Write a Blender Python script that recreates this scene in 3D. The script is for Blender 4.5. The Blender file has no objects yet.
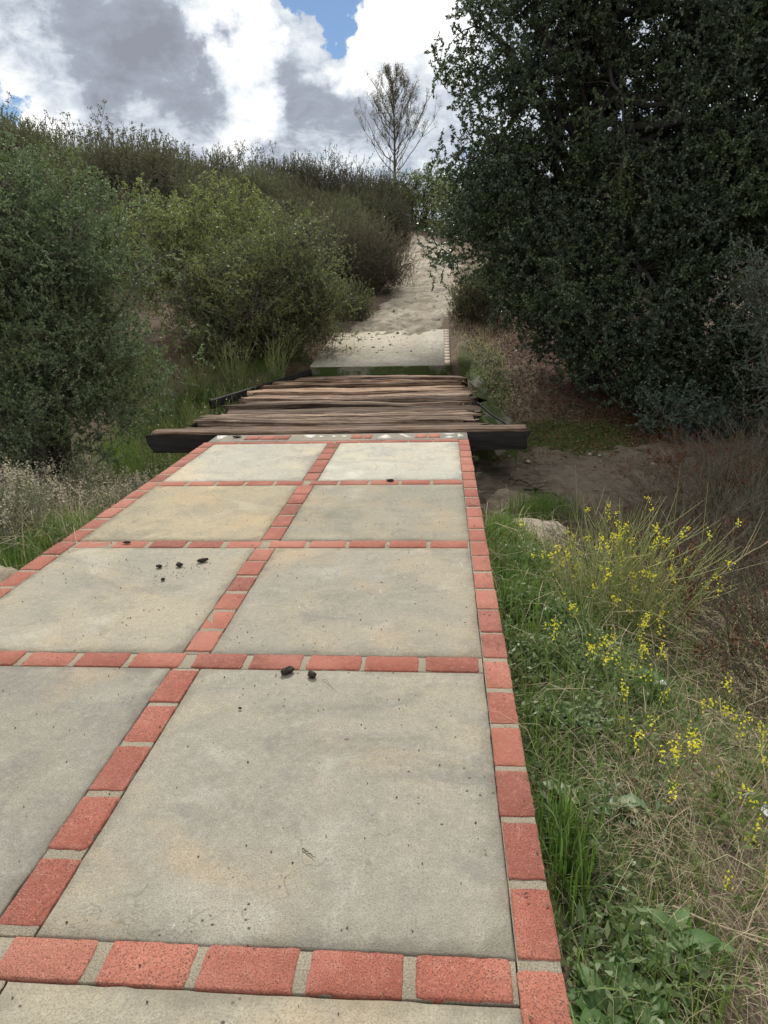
import bpy, math, random
import numpy as np
from mathutils import Matrix, Vector
rng = np.random.default_rng(11)
random.seed(5)
SC = bpy.context.scene
COL = SC.collection
PI = math.pi

# ------------------------------------------------------------------ noise and terrain
_T = np.random.default_rng(3).random((256, 256))
def vnoise(x, y):
    x = np.asarray(x, float); y = np.asarray(y, float)
    xi = np.floor(x).astype(int); yi = np.floor(y).astype(int)
    fx = x - xi; fy = y - yi
    fx = fx*fx*(3-2*fx); fy = fy*fy*(3-2*fy)
    g = lambda a, b: _T[a & 255, b & 255]
    return ((g(xi, yi)*(1-fx)+g(xi+1, yi)*fx)*(1-fy) + (g(xi, yi+1)*(1-fx)+g(xi+1, yi+1)*fx)*fy)*2-1
def fbm(x, y, o=4):
    s = 0; a = .5
    for k in range(o):
        s = s + a*vnoise(x*2**k+17*k, y*2**k+31*k); a *= .5
    return s
def sst(a, b, x):
    t = np.clip((np.asarray(x, float)-a)/(b-a), 0, 1)
    return t*t*(3-2*t)

def ground_z(x, y, rough=True):
    x = np.asarray(x, float); y = np.asarray(y, float)
    # near ground on both sides of the driveway
    near = -.13 - .40*sst(.35, 1.5, x)*sst(1.6, 3.6, y) - .10*sst(.4, 1.4, x) + .35*sst(2.5, 7, x)
    near = near - .40*sst(2.5, 5.0, -x)
    bottom = -.98 + .10*fbm(x*.35, y*.35)
    yc = y - .12*np.clip(x, -6, 6)*0
    k = sst(4.3, 6.9, yc)
    z = near*(1-k) + bottom*k
    hill = .172*(yc-13.5) + .28*np.maximum(0, -x-1.6)*sst(13.5, 27, yc)*sst(0, 3, -x-1.6) + .05*np.maximum(0, x-2)
    hill = hill + .40*fbm(x*.12, y*.12)*sst(18, 26, yc)*sst(.5, 4, np.abs(x+.4))
    cap = 5.2 + .10*np.maximum(0, -x-11) + .35*fbm(x*.05+9, y*.05)
    hill = cap - np.logaddexp(0, (cap-hill)*1.6)/1.6
    far = np.where(yc > 13.5, hill, -.05-.9*sst(13.4, 9.9, yc))
    k2 = sst(9.6, 13.4, yc)
    z = z*(1-k2) + far*k2
    # ground lies below the driveway, and below the far slab
    ind = sst(-2.75, -2.42, x)*sst(.52, .30, x)*sst(7.5, 6.9, y)*sst(6.0, 4.6, y)
    z = z*(1-ind) + np.minimum(z, -.16)*ind
    und = sst(-3.1, -2.8, x)*sst(.62, .40, x)*sst(7.2, 7.6, y)*sst(13.9, 13.7, y)
    z = z*(1-und) + np.minimum(z, -.55)*und
    ins = sst(-2.9, -2.45, x)*sst(.4, .1, x)*sst(13.2, 13.6, y)*sst(17.2, 16.2, y)
    z = z - .12*ins
    if rough:
        z = z + .05*fbm(x*1.3, y*1.3) + .02*fbm(x*5, y*5, 3)
    return z
def gz(x, y):
    return float(ground_z(x, y))

# ------------------------------------------------------------------ mesh helpers
def build(name, V, F, tint=None, smooth=False, matidx=None):
    """V (n,3); F list of int arrays (m,k)"""
    me = bpy.data.meshes.new(name)
    V = np.asarray(V, np.float32)
    F = [np.asarray(f, np.int32) for f in F if len(f)]
    me.vertices.add(len(V)); me.vertices.foreach_set('co', V.ravel())
    tot = np.concatenate([np.full(len(f), f.shape[1], np.int32) for f in F])
    start = np.concatenate([[0], np.cumsum(tot)[:-1]]).astype(np.int32)
    idx = np.concatenate([f.ravel() for f in F])
    me.loops.add(len(idx)); me.loops.foreach_set('vertex_index', idx)
    me.polygons.add(len(tot)); me.polygons.foreach_set('loop_start', start)
    if smooth: me.polygons.foreach_set('use_smooth', np.ones(len(tot), bool))
    if matidx is not None: me.polygons.foreach_set('material_index', np.asarray(matidx, np.int32))
    me.update(calc_edges=True)
    if tint is not None:
        a = me.attributes.new('tint', 'FLOAT', 'FACE'); a.data.foreach_set('value', np.asarray(tint, np.float32))
    return me

class Geo:
    def __init__(s): s.V = []; s.F = []; s.T = []; s.M = []; s.n = 0
    def add(s, V, F, tint=.5, m=0):
        V = np.asarray(V, float).reshape(-1, 3); F = np.asarray(F, int)
        s.V.append(V); s.F.append(F+s.n); s.n += len(V)
        s.T.append(np.broadcast_to(np.asarray(tint, float), (len(F),))); s.M.append(np.full(len(F), m))
    def mesh(s, name, smooth=False):
        return build(name, np.concatenate(s.V), s.F, np.concatenate(s.T), smooth, np.concatenate(s.M))

def unit(v):
    return v/np.maximum(np.linalg.norm(v, axis=-1, keepdims=True), 1e-9)
def perp(d):
    a = np.where(np.abs(d[..., 2:3]) < .9, np.array([0, 0, 1.]), np.array([1., 0, 0]))
    s = unit(np.cross(d, a)); return s, np.cross(s, d)

def tubes(g, P, R, S=4, tint=.5, m=0):
    """P (N,K,3) centre lines, R (N,K) radii"""
    P = np.asarray(P, float); R = np.asarray(R, float); N, K, _ = P.shape
    d = unit(np.gradient(P, axis=1)); s, u = perp(d)
    a = np.arange(S)*2*PI/S
    V = P[:, :, None] + R[:, :, None, None]*(s[:, :, None]*np.cos(a)[None, None, :, None] + u[:, :, None]*np.sin(a)[None, None, :, None])
    i = np.arange(N)[:, None, None]*K*S + np.arange(K-1)[None, :, None]*S
    j = np.arange(S)[None, None, :]; j2 = (j+1) % S
    F = np.stack(np.broadcast_arrays(i+j, i+j2, i+S+j2, i+S+j), -1).reshape(-1, 4)
    t = np.repeat(np.broadcast_to(np.asarray(tint, float), (N,)), (K-1)*S)
    g.add(V, F, t, m)

def leaves(g, C, D, L, W, tint, fold=.25, m=0, rnd=rng, nrm=None, sharp=.5):
    """one lozenge leaf per row: base C, direction D"""
    n = len(C); D = unit(D)
    s = np.cross(D, rnd.normal(size=(n, 3)) if nrm is None else nrm); s = unit(s); u = np.cross(s, D)
    L = np.broadcast_to(L, (n,))[:, None]; W = np.broadcast_to(W, (n,))[:, None]
    mid = C + D*L*sharp + u*W*fold
    V = np.stack([C, mid+s*W*.5, C+D*L, mid-s*W*.5], 1)
    g.add(V, np.arange(n*4).reshape(n, 4), tint, m)

def blades(g, B, D, H, W, bend, tint, rnd=rng, m=0):
    """grass blades: base B, lean direction D (horizontal unit), height H"""
    n = len(B); H = np.broadcast_to(H, (n,))[:, None]; W = np.broadcast_to(W, (n,))[:, None]
    bend = np.broadcast_to(bend, (n,))[:, None]
    s = unit(np.cross(D, np.array([0, 0, 1.])) + rnd.normal(size=(n, 3))*.3)
    up = np.array([0, 0, 1.])
    p1 = B + up*H*.5 + D*H*bend*.25
    p2 = B + up*H*.86*(1-.35*np.minimum(bend, 1.2)) + D*H*bend*.62
    p3 = B + up*H*(1-.55*np.minimum(bend, 1.4)) + D*H*bend*1.0
    V = np.stack([B-s*W*.5, B+s*W*.5, p1+s*W*.42, p1-s*W*.42, p2+s*W*.28, p2-s*W*.28, p3+s*W*.05, p3-s*W*.05], 1)
    o = np.arange(n)[:, None]*8
    F = np.concatenate([o+np.array([[0, 1, 2, 3]]), o+np.array([[3, 2, 4, 5]]), o+np.array([[5, 4, 6, 7]])])
    g.add(V, F, np.tile(np.broadcast_to(tint, (n,)), 3), m)

def link(name, me, mats, parent=None, smooth=None):
    o = bpy.data.objects.new(name, me)
    if not isinstance(mats, (list, tuple)): mats = [mats]
    for m in mats:
        if len(me.materials) < len(mats): me.materials.append(m)
    COL.objects.link(o)
    if parent: o.parent = parent
    return o
def tag(o, label, cat, group=None, kind=None):
    if label: o['label'] = label
    if cat: o['category'] = cat
    if group: o['group'] = group
    if kind: o['kind'] = kind
    return o
def thing(name, label, cat, loc=(0, 0, 0), rz=0, group=None):
    o = bpy.data.objects.new(name, None); COL.objects.link(o)
    o.empty_display_size = .1
    o.location = loc; o.rotation_euler = (0, 0, rz)
    return tag(o, label, cat, group)
def dup(root, loc, rz=0, scale=None, label=None):
    r = root.copy(); COL.objects.link(r); r.location = loc; r.rotation_euler = (0, 0, rz)
    if scale is not None: r.scale = scale
    if label: r['label'] = label
    for ch in [c for c in bpy.data.objects if c.parent == root]:
        c = ch.copy(); COL.objects.link(c); c.parent = r
    return r

# ------------------------------------------------------------------ materials
class Mat:
    def __init__(s, name):
        s.m = bpy.data.materials.new(name); s.m.use_nodes = True
        s.t = s.m.node_tree; s.b = s.t.nodes['Principled BSDF']; s.out = s.t.nodes['Material Output']
    def n(s, ty, **kw):
        x = s.t.nodes.new(ty)
        for k, v in kw.items():
            if k.startswith('i_'):
                key = k[2:]
                sock = x.inputs[int(key)] if key.isdigit() else x.inputs[key.replace('_', ' ')]
                if isinstance(v, bpy.types.NodeSocket): s.t.links.new(v, sock)
                else: sock.default_value = v
            else: setattr(x, k, v)
        return x
    def l(s, a, b): s.t.links.new(a, b)
    def pos(s, scale=None):
        g = s.n('ShaderNodeNewGeometry').outputs['Position']
        if scale is None: return g
        return s.n('ShaderNodeVectorMath', operation='MULTIPLY', i_0=g, i_1=scale).outputs[0]
    def obj(s, scale=None):
        g = s.n('ShaderNodeTexCoord').outputs['Object']
        if scale is None: return g
        return s.n('ShaderNodeVectorMath', operation='MULTIPLY', i_0=g, i_1=scale).outputs[0]
    def noise(s, v, scale, detail=5, rough=.55, dist=0):
        return s.n('ShaderNodeTexNoise', i_Vector=v, i_Scale=scale, i_Detail=detail, i_Roughness=rough, i_Distortion=dist).outputs[0]
    def ramp(s, f, stops, interp='LINEAR'):
        r = s.n('ShaderNodeValToRGB', i_Fac=f); r.color_ramp.interpolation = interp
        e = r.color_ramp.elements
        while len(e) < len(stops): e.new(.5)
        for k, (p, c) in enumerate(stops):
            e[k].position = p; e[k].color = c if len(c) == 4 else (*c, 1)
        return r.outputs[0]
    def mix(s, f, a, b, mode='MIX'):
        x = s.n('ShaderNodeMix', data_type='RGBA', blend_type=mode)
        for k, v in ((0, f), (6, a), (7, b)):
            if isinstance(v, bpy.types.NodeSocket): s.l(v, x.inputs[k])
            else: x.inputs[k].default_value = v if k == 0 else (*v, 1)[:4]
        return x.outputs[2]
    def math(s, op, a, b=0., c=False):
        x = s.n('ShaderNodeMath', operation=op, use_clamp=c)
        for k, v in ((0, a), (1, b)):
            if isinstance(v, bpy.types.NodeSocket): s.l(v, x.inputs[k])
            else: x.inputs[k].default_value = v
        return x.outputs[0]
    def ss(s, v, a, b):
        x = s.n('ShaderNodeMapRange', interpolation_type='SMOOTHSTEP', i_Value=v, i_1=a, i_2=b)
        return x.outputs[0]
    def attr(s, n): return s.n('ShaderNodeAttribute', attribute_name=n)
    def fin(s, col, rough=.9, bump=None, bd=.01, bs=.5, spec=.25):
        s.l(col, s.b.inputs['Base Color']) if isinstance(col, bpy.types.NodeSocket) else setattr(s.b.inputs['Base Color'], 'default_value', (*col, 1))
        if isinstance(rough, bpy.types.NodeSocket): s.l(rough, s.b.inputs['Roughness'])
        else: s.b.inputs['Roughness'].default_value = rough
        s.b.inputs['Specular IOR Level'].default_value = spec
        if bump is not None:
            bn = s.n('ShaderNodeBump', i_Height=bump, i_Distance=bd, i_Strength=bs)
            s.l(bn.outputs[0], s.b.inputs['Normal'])
        return s.m

def leaf_mat(name, a, b, c=None, rough=.5, trans=.3, spec=.35, patch=2.):
    """two leaf colours by leaf, and a third in patches"""
    m = Mat(name); t = m.attr('tint').outputs['Fac']
    col = m.mix(t, a, b)
    if c: col = m.mix(m.ss(m.noise(m.pos(), patch, 2), .48, .68), col, c)
    m.fin(col, rough, spec=spec)
    tr = m.n('ShaderNodeBsdfTranslucent'); m.l(m.mix(.5, col, (a[0]*1.6, a[1]*1.9, a[2]*.8)), tr.inputs[0])
    mx = m.n('ShaderNodeMixShader', i_0=trans, i_1=m.b.outputs[0], i_2=tr.outputs[0])
    m.l(mx.outputs[0], m.out.inputs[0]); return m.m

def bark_mat(name, a, b, sc=14):
    m = Mat(name); n = m.noise(m.pos((1, 1, .25)), sc, 6, .65)
    return m.fin(m.ramp(n, [(.3, a), (.7, b)]), .95, n, .02, .8)

M = {}
M['oak'] = leaf_mat('oak_leaf', (.030, .050, .026), (.115, .150, .088), (.095, .135, .058), .42, .3, .45, 1.1)
M['oak_pale'] = leaf_mat('pale_oak_leaf', (.05, .08, .06), (.13, .18, .14), None, .45, .2, .45)
M['scrub'] = leaf_mat('scrub_leaf', (.050, .080, .034), (.25, .315, .18), (.18, .225, .09), .6, .35, .25, 1.5)
M['yellow'] = leaf_mat('yellow_green_leaf', (.125, .148, .058), (.30, .32, .135), (.215, .24, .105), .5, .45, .35, 1.7)
M['mid'] = leaf_mat('mid_shrub_leaf', (.080, .105, .045), (.28, .295, .135), (.25, .265, .085), .5, .42, .35, 1.6)
M['chamise'] = leaf_mat('chaparral_leaf', (.070, .074, .046), (.165, .160, .105), (.135, .115, .085), .7, .4, .2, .8)
M['chamise_b'] = leaf_mat('olive_chaparral_leaf', (.085, .095, .050), (.205, .210, .120), (.135, .12, .08), .7, .4, .2, .8)
M['chamise_dark'] = leaf_mat('dark_chaparral_leaf', (.040, .043, .026), (.105, .105, .066), (.085, .07, .05), .7, .25, .2, .8)
M['dry'] = leaf_mat('dry_brush_leaf', (.075, .068, .043), (.175, .155, .10), None, .8, .25, .15)
M['rust'] = leaf_mat('rust_flower_head', (.095, .035, .02), (.20, .085, .045), None, .8, .15, .15)
M['sage'] = leaf_mat('sage_leaf', (.12, .135, .085), (.30, .30, .22), (.17, .19, .10), .7, .25, .2, 3)
M['weed'] = leaf_mat('weed_leaf', (.065, .105, .030), (.17, .22, .07), None, .55, .35, .3)
M['weedcover'] = leaf_mat('ground_weed_leaf', (.070, .115, .040), (.19, .24, .11), (.12, .17, .055), .5, .3, .35, 5)
M['broad'] = leaf_mat('broad_leaf', (.055, .12, .030), (.12, .20, .065), None, .55, .35, .3)
M['greyleaf'] = leaf_mat('grey_green_leaf', (.12, .18, .085), (.22, .28, .16), None, .5, .3, .4)
M['grass'] = leaf_mat('grass_blade', (.075, .13, .028), (.19, .26, .075), (.16, .18, .06), .5, .4, .3, 2)
M['straw'] = leaf_mat('straw', (.28, .22, .14), (.60, .51, .36), None, .8, .3, .2)
M['stem'] = leaf_mat('mustard_stem', (.20, .25, .075), (.48, .47, .22), None, .6, .25, .25)
M['yellow_fl'] = leaf_mat('yellow_petal', (.62, .55, .03), (.80, .73, .08), None, .5, .4, .2)
M['white_fl'] = leaf_mat('pale_petal', (.50, .48, .36), (.75, .72, .6), None, .6, .3, .2)
M['sage_fl'] = leaf_mat('dry_sage_head', (.25, .22, .16), (.46, .42, .34), None, .8, .2, .2)
M['litter'] = leaf_mat('dead_leaf', (.065, .038, .022), (.22, .13, .075), None, .75, .1, .2)
M['bark'] = bark_mat('oak_bark', (.018, .016, .013), (.075, .066, .055))
M['twig'] = bark_mat('grey_twig', (.07, .06, .05), (.19, .165, .14), 30)
M['drytwig'] = bark_mat('dry_twig', (.058, .052, .038), (.19, .168, .125), 30)
M['deadwood'] = bark_mat('dead_wood', (.05, .04, .032), (.14, .115, .09), 18)

# concrete panels
m = Mat('concrete'); P = m.pos()
oc = m.n('ShaderNodeObjectInfo').outputs['Color']; orn = m.n('ShaderNodeObjectInfo').outputs['Random']
sh = m.n('ShaderNodeVectorMath', operation='ADD', i_0=P)
m.l(m.n('ShaderNodeCombineXYZ', i_0=m.math('MULTIPLY', orn, 37.), i_2=m.math('MULTIPLY', orn, 11.)).outputs[0], sh.inputs[1])
Q = sh.outputs[0]
big = m.noise(Q, 1.5, 5, .55, .4); md = m.noise(Q, 5.5, 6, .62, .3); fine = m.noise(P, 190, 3, .6); mid2 = m.noise(Q, 34, 5, .7)
big2 = m.noise(Q, 2.0, 3, .5, .8)
col = m.mix(m.ss(big, .36, .68), (.255, .240, .195), (.315, .280, .208))
col = m.mix(m.math('MULTIPLY', m.ss(big2, .50, .72), .50), col, (.385, .285, .175))
col = m.mix(m.math('MULTIPLY', m.ss(md, .44, .70), .55), col, (.175, .172, .150))
col = m.mix(m.math('MULTIPLY', m.ss(m.noise(Q, 2.3, 6, .6, .8), .54, .74), .45), col, (.44, .425, .375))
col = m.mix(m.math('MULTIPLY', m.ss(m.noise(Q, 1.1, 7, .68, 1.2), .54, .68), .58), col, (.140, .138, .126))
# trowel sweeps and drag marks
tr = m.n('ShaderNodeTexWave', wave_type='RINGS', wave_profile='SIN', i_Vector=Q, i_Scale=5.5, i_Distortion=9., i_Detail=4., i_Detail_Scale=1.2).outputs['Fac'] if False else m.noise(m.n('ShaderNodeVectorMath', operation='MULTIPLY', i_0=Q, i_1=(3, 40, 1)).outputs[0], 1.6, 5, .65, 1.4)
col = m.mix(m.math('MULTIPLY', m.ss(tr, .52, .74), .22), col, (.14, .135, .12))
col = m.mix(m.math('MULTIPLY', m.ss(mid2, .45, .72), .30), col, (.43, .405, .335))
fin2 = m.noise(P, 420, 2, .6)
col = m.mix(m.math('MULTIPLY', m.ss(fine, .48, .64), .50), col, (.125, .118, .098))
col = m.mix(m.math('MULTIPLY', m.ss(fin2, .54, .64), .55), col, (.15, .14, .12))
col = m.mix(m.math('MULTIPLY', m.ss(m.noise(P, 300, 2), .62, .70), .45), col, (.52, .48, .41))
scr = m.noise(m.n('ShaderNodeVectorMath', operation='MULTIPLY', i_0=Q, i_1=(60, 9, 1)).outputs[0], 1., 3, .6, 2.)
col = m.mix(m.math('MULTIPLY', m.math('MULTIPLY', m.ss(scr, .66, .72), m.ss(m.noise(Q, 1.3, 2), .56, .62)), .5), col, (.55, .53, .47))
vo = m.n('ShaderNodeTexVoronoi', feature='F1', i_Vector=P, i_Scale=24., i_Randomness=1.)
pit = m.math('MULTIPLY', m.ss(vo.outputs['Distance'], .13, .06), m.ss(m.noise(Q, 2.6, 3), .50, .60))
col = m.mix(pit, col, (.065, .062, .052))
wv = m.n('ShaderNodeVectorMath', operation='ADD', i_0=Q); m.l(m.n('ShaderNodeTexNoise', i_Vector=Q, i_Scale=4., i_Detail=4.).outputs[1], wv.inputs[1])
vc = m.n('ShaderNodeTexVoronoi', feature='DISTANCE_TO_EDGE', i_Vector=wv.outputs[0], i_Scale=.95)
crack = m.math('MULTIPLY', m.ss(vc.outputs['Distance'], .006, .0015), m.ss(m.noise(Q, 1.7, 2), .53, .60))
col = m.mix(m.math('MULTIPLY', crack, .4), col, (.10, .095, .08))
ed = m.attr('edge').outputs['Fac']
dm = m.math('MULTIPLY', m.ss(m.math('ADD', ed, m.math('MULTIPLY', m.math('SUBTRACT', m.noise(Q, 5., 7, .75), .5), .24)), .045, -.015), .42)
col = m.mix(dm, col, (.115, .10, .075))
col = m.mix(1., col, oc, 'MULTIPLY')
h = m.math('ADD', m.math('MULTIPLY', fine, .6), m.math('MULTIPLY', mid2, .8)); h = m.math('SUBTRACT', h, m.math('MULTIPLY', pit, .8))
M['concrete'] = m.fin(col, .9, h, .004, .75, .3)

m = Mat('brick'); P = m.pos(); t = m.attr('tint').outputs['Fac']
f1 = m.noise(P, 240, 6, .8); f2 = m.noise(P, 34, 5, .65); f3 = m.noise(P, 2.2, 4)
col = m.ramp(t, [(0., (.205, .068, .047)), (.35, (.27, .080, .051)), (.7, (.30, .100, .064)), (1., (.335, .13, .088))])
col = m.mix(m.math('MULTIPLY', m.ss(f3, .44, .62), .5), col, (.42, .165, .115))
col = m.mix(m.math('MULTIPLY', m.ss(f2, .48, .70), .35), col, (.46, .22, .155))
col = m.mix(m.math('MULTIPLY', m.ss(m.math('ADD', m.math('MULTIPLY', f1, .7), m.math('MULTIPLY', f2, .3)), .52, .62), .62), col, (.095, .036, .026))
col = m.mix(m.math('MULTIPLY', m.ss(m.noise(P, 170, 2), .62, .72), .45), col, (.58, .34, .25))
h = m.math('SUBTRACT', m.math('MULTIPLY', f2, .7), m.math('MULTIPLY', m.ss(f1, .52, .66), .5))
m.b.inputs['Sheen Weight'].default_value = .08; m.b.inputs['Sheen Roughness'].default_value = .6
M['brick'] = m.fin(col, .92, h, .005, .85, .2)

m = Mat('mortar'); P = m.pos(); f1 = m.noise(P, 210, 4, .75); f2 = m.noise(P, 9, 6, .7)
col = m.mix(f2, (.25, .215, .155), (.39, .345, .26)); col = m.mix(m.math('MULTIPLY', m.ss(f1, .46, .6), .7), col, (.125, .11, .085))
M['mortar'] = m.fin(col, .95, f1, .006, .8, .2)

m = Mat('slab_core'); f = m.noise(m.pos(), 14, 5)
M['core'] = m.fin(m.ramp(f, [(.3, (.035, .03, .024)), (.7, (.10, .09, .075))]), .95, f, .02)

m = Mat('slab_side'); f = m.noise(m.pos(), 5, 6, .65)
M['side'] = m.fin(m.ramp(f, [(.3, (.12, .11, .085)), (.7, (.30, .28, .22))]), .95, f, .02)

m = Mat('mossy_concrete'); P = m.pos(); f = m.noise(P, 7, 6, .65); g_ = m.noise(P, 2.6, 4)
col = m.ramp(f, [(.3, (.075, .068, .052)), (.7, (.21, .195, .15))])
col = m.mix(m.ss(m.math('ADD', m.math('MULTIPLY', g_, .65), m.math('MULTIPLY', f, .35)), .42, .50), col, m.ramp(m.noise(P, 60, 3), [(.3, (.018, .028, .007)), (.7, (.060, .080, .020))]))
M['mossy'] = m.fin(col, .95, f, .03)

m = Mat('worn_brick'); f = m.noise(m.pos(), 6, 6, .7)
M['oldbrick'] = m.fin(m.ramp(f, [(.36, (.28, .215, .175)), (.5, (.34, .29, .235)), (.7, (.40, .36, .30))]), .95, f, .01)
m = Mat('white_tile'); f = m.noise(m.pos(), 40, 4)
M['tile'] = m.fin(m.ramp(f, [(.3, (.30, .285, .24)), (.65, (.54, .52, .47))]), .6, f, .003)

# weathered timber
m = Mat('weathered_timber'); tc = m.obj((1.0, 26, 26)); oc = m.n('ShaderNodeObjectInfo').outputs['Color']
orn = m.n('ShaderNodeObjectInfo').outputs['Random']
sh = m.n('ShaderNodeVectorMath', operation='ADD', i_0=tc)
m.l(m.n('ShaderNodeCombineXYZ', i_0=m.math('MULTIPLY', orn, 53.), i_1=m.math('MULTIPLY', orn, 31.)).outputs[0], sh.inputs[1])
Q = sh.outputs[0]
g1 = m.noise(Q, 1.6, 8, .72, .5); g2 = m.noise(Q, .55, 4, .6, .3); g3 = m.noise(Q, 4.5, 5, .7, .2)
col = m.ramp(g1, [(.34, (.008, .006, .005)), (.42, (.085, .057, .041)), (.52, (.225, .165, .122)), (.66, (.44, .365, .285))])
col = m.mix(m.math('MULTIPLY', m.ss(g2, .52, .66), .75), col, (.030, .023, .019))
col = m.mix(m.math('MULTIPLY', m.ss(g3, .56, .62), .85), col, (.02, .016, .013))
col = m.mix(1., col, oc, 'MULTIPLY')
M['timber'] = m.fin(col, .92, m.math('ADD', g1, m.math('MULTIPLY', g3, .5)), .03, .9, .2)
m = Mat('creosote_timber'); g1 = m.noise(m.obj((1., 10, 10)), 2., 7, .7, .4)
nz = m.n('ShaderNodeSeparateXYZ', i_0=m.n('ShaderNodeNewGeometry').outputs['Normal']).outputs[2]
M['creosote'] = m.fin(m.ramp(g1, [(.3, (.006, .0055, .005)), (.62, (.024, .021, .018)), (.8, (.06, .052, .045))]), .85, g1, .03, .9, .3)

# ground
m = Mat('ground_soil'); P = m.pos(); zone = m.attr('zone'); sep = m.n('ShaderNodeSeparateColor', i_0=zone.outputs['Color']).outputs
n1 = m.noise(P, 2.2, 7, .65); n2 = m.noise(P, 17, 6, .7); n3 = m.noise(P, 75, 4, .7)
soil = m.ramp(n1, [(.3, (.085, .062, .044)), (.55, (.16, .125, .09)), (.75, (.24, .195, .145))])
soil = m.mix(m.math('MULTIPLY', m.ss(n2, .45, .68), .55), soil, (.07, .05, .036))
soil = m.mix(m.math('MULTIPLY', m.ss(n3, .55, .68), .6), soil, (.32, .265, .19))
lit = m.ramp(n3, [(.32, (.030, .020, .014)), (.52, (.085, .050, .034)), (.7, (.17, .105, .07))])
grn = m.ramp(n2, [(.3, (.028, .040, .014)), (.55, (.060, .085, .024)), (.75, (.10, .115, .045))])
wob = m.math('MULTIPLY', m.math('SUBTRACT', n1, .5), 1.5)
def zmask(c): return m.ss(m.math('ADD', c, wob), .35, .65)
col = m.mix(zmask(sep[2]), soil, lit)
col = m.mix(m.math('MULTIPLY', zmask(sep[1]), .85), col, grn)
M['ground'] = m.fin(col, .97, m.math('ADD', n2, n3), .03, .8, .15)

def dirt_mat(name, a, b, c, cob=False):
    m = Mat(name); P = m.pos(); n1 = m.noise(P, 1.6, 6, .6, .3); n2 = m.noise(P, 9, 6, .7); n3 = m.noise(P, 60, 4, .7)
    col = m.mix(m.ss(n1, .35, .68), a, b)
    col = m.mix(m.math('MULTIPLY', m.ss(n2, .52, .70), .6), col, c)
    col = m.mix(m.math('MULTIPLY', m.ss(n3, .56, .68), .5), col, tuple(x*.35 for x in a))
    n4 = m.noise(P, 3.6, 5, .65); col = m.mix(m.math('MULTIPLY', m.ss(n4, .50, .66), .55), col, tuple(x*.5 for x in c)); h = m.math('ADD', n2, m.math('MULTIPLY', n3, .4))
    return m.fin(col, .97, h, .05, .8, .15)
M['path'] = dirt_mat('trail_dirt', (.27, .235, .175), (.40, .36, .285), (.17, .138, .10))
m = Mat('dirt_strewn_concrete'); P = m.pos(); n1 = m.noise(P, 2.2, 7, .68, .4); n2 = m.noise(P, 12, 6, .7); n3 = m.noise(P, 55, 4, .7)
sy = m.n('ShaderNodeSeparateXYZ', i_0=m.n('ShaderNodeVectorMath', operation='MULTIPLY', i_0=m.n('ShaderNodeTexCoord').outputs['Object'], i_1=(1, 1, 1)).outputs[0]).outputs
back = m.ss(sy[1], .05, 1.5); side = m.ss(sy[0], -.05, -.8)
cover_ = m.math('ADD', m.math('MULTIPLY', m.math('MULTIPLY', back, side), .42), m.math('MULTIPLY', n1, .75))
con = m.mix(m.ss(n2, .4, .7), (.56, .53, .45), (.40, .365, .295))
dr_ = m.mix(m.ss(n2, .42, .68), (.42, .385, .31), (.33, .29, .225)); dr_ = m.mix(m.math('MULTIPLY', m.ss(n3, .54, .66), .6), dr_, (.11, .088, .062))
M['dirty'] = m.fin(m.mix(m.ss(cover_, .28, .72), con, dr_), .95, m.math('ADD', n2, n3), .03, .6, .2)
M['creek'] = dirt_mat('creek_sand', (.150, .120, .092), (.21, .172, .132), (.105, .080, .060))
M['boulder'] = dirt_mat('boulder_stone', (.30, .255, .19), (.38, .335, .26), (.20, .165, .12))

def plain(name, a, b, sc=60, rough=.8):
    m = Mat(name); f = m.noise(m.pos(), sc, 4)
    return m.fin(m.ramp(f, [(.35, a), (.65, b)]), rough, f, .004)
M['dropping'] = plain('dark_dropping', (.012, .009, .007), (.05, .04, .028), 220)
M['pebble'] = leaf_mat('pebble_stone', (.11, .09, .07), (.36, .32, .26), None, .9, 0., .2)
M['plastic'] = plain('white_plastic', (.55, .56, .56), (.72, .73, .74), 30, .35)
M['pipe'] = plain('black_pipe', (.012, .012, .012), (.03, .03, .03), 40, .5)

# ------------------------------------------------------------------ ground sheet
def axis(segs):
    out = []
    for a, b, s in segs: out.append(np.arange(a, b, s))
    return np.concatenate(out+[[segs[-1][1]]])
X = axis([(-420, -60, 30), (-60, -20, 1.6), (-20, -7, .45), (-7, 6, .11), (6, 20, .5), (20, 60, 2), (60, 420, 30)])
Y = axis([(-300, -20, 25), (-20, -1, 1.), (-1, 15, .11), (15, 30, .3), (30, 60, .8), (60, 120, 4), (120, 500, 30)])
gx, gy = np.meshgrid(X, Y)
Z = ground_z(gx, gy)
V = np.stack([gx, gy, Z], -1).reshape(-1, 3)
nx = len(X); i = (np.arange(len(Y)-1)[:, None]*nx+np.arange(nx-1)[None]).ravel()
me = build('ground', V, [np.stack([i, i+1, i+nx+1, i+nx], 1)], smooth=True)
gxf, gyf = gx.ravel(), gy.ravel()
green = np.maximum.reduce([sst(1.0, .2, np.hypot((gxf-1.9)/1.9, (gyf-10.9)/1.2)), sst(1., .2, np.hypot((gxf-.75)/.8, (gyf-13.)/3.8)),
    sst(1., .3, np.hypot((gxf-.5)/.55, (gyf-3.2)/3.2)), sst(1., .3, np.hypot((gxf+4)/2.2, (gyf-11)/2.6)), sst(1., .2, np.hypot((gxf+3.2)/1.2, (gyf-4.)/2.5))])
litz = np.maximum.reduce([.8*sst(1.2, .4, np.hypot((gxf-2.6)/2.6, (gyf-16)/4.5)), sst(1.2, .3, np.hypot((gxf-4.6)/3.8, (gyf-12.8)/3.2)), sst(1., .2, np.hypot((gxf-3.6)/2.6, (gyf-8)/3.)), .55*sst(1., .2, np.hypot((gxf+4)/6, (gyf-14.5)/4))])
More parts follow.
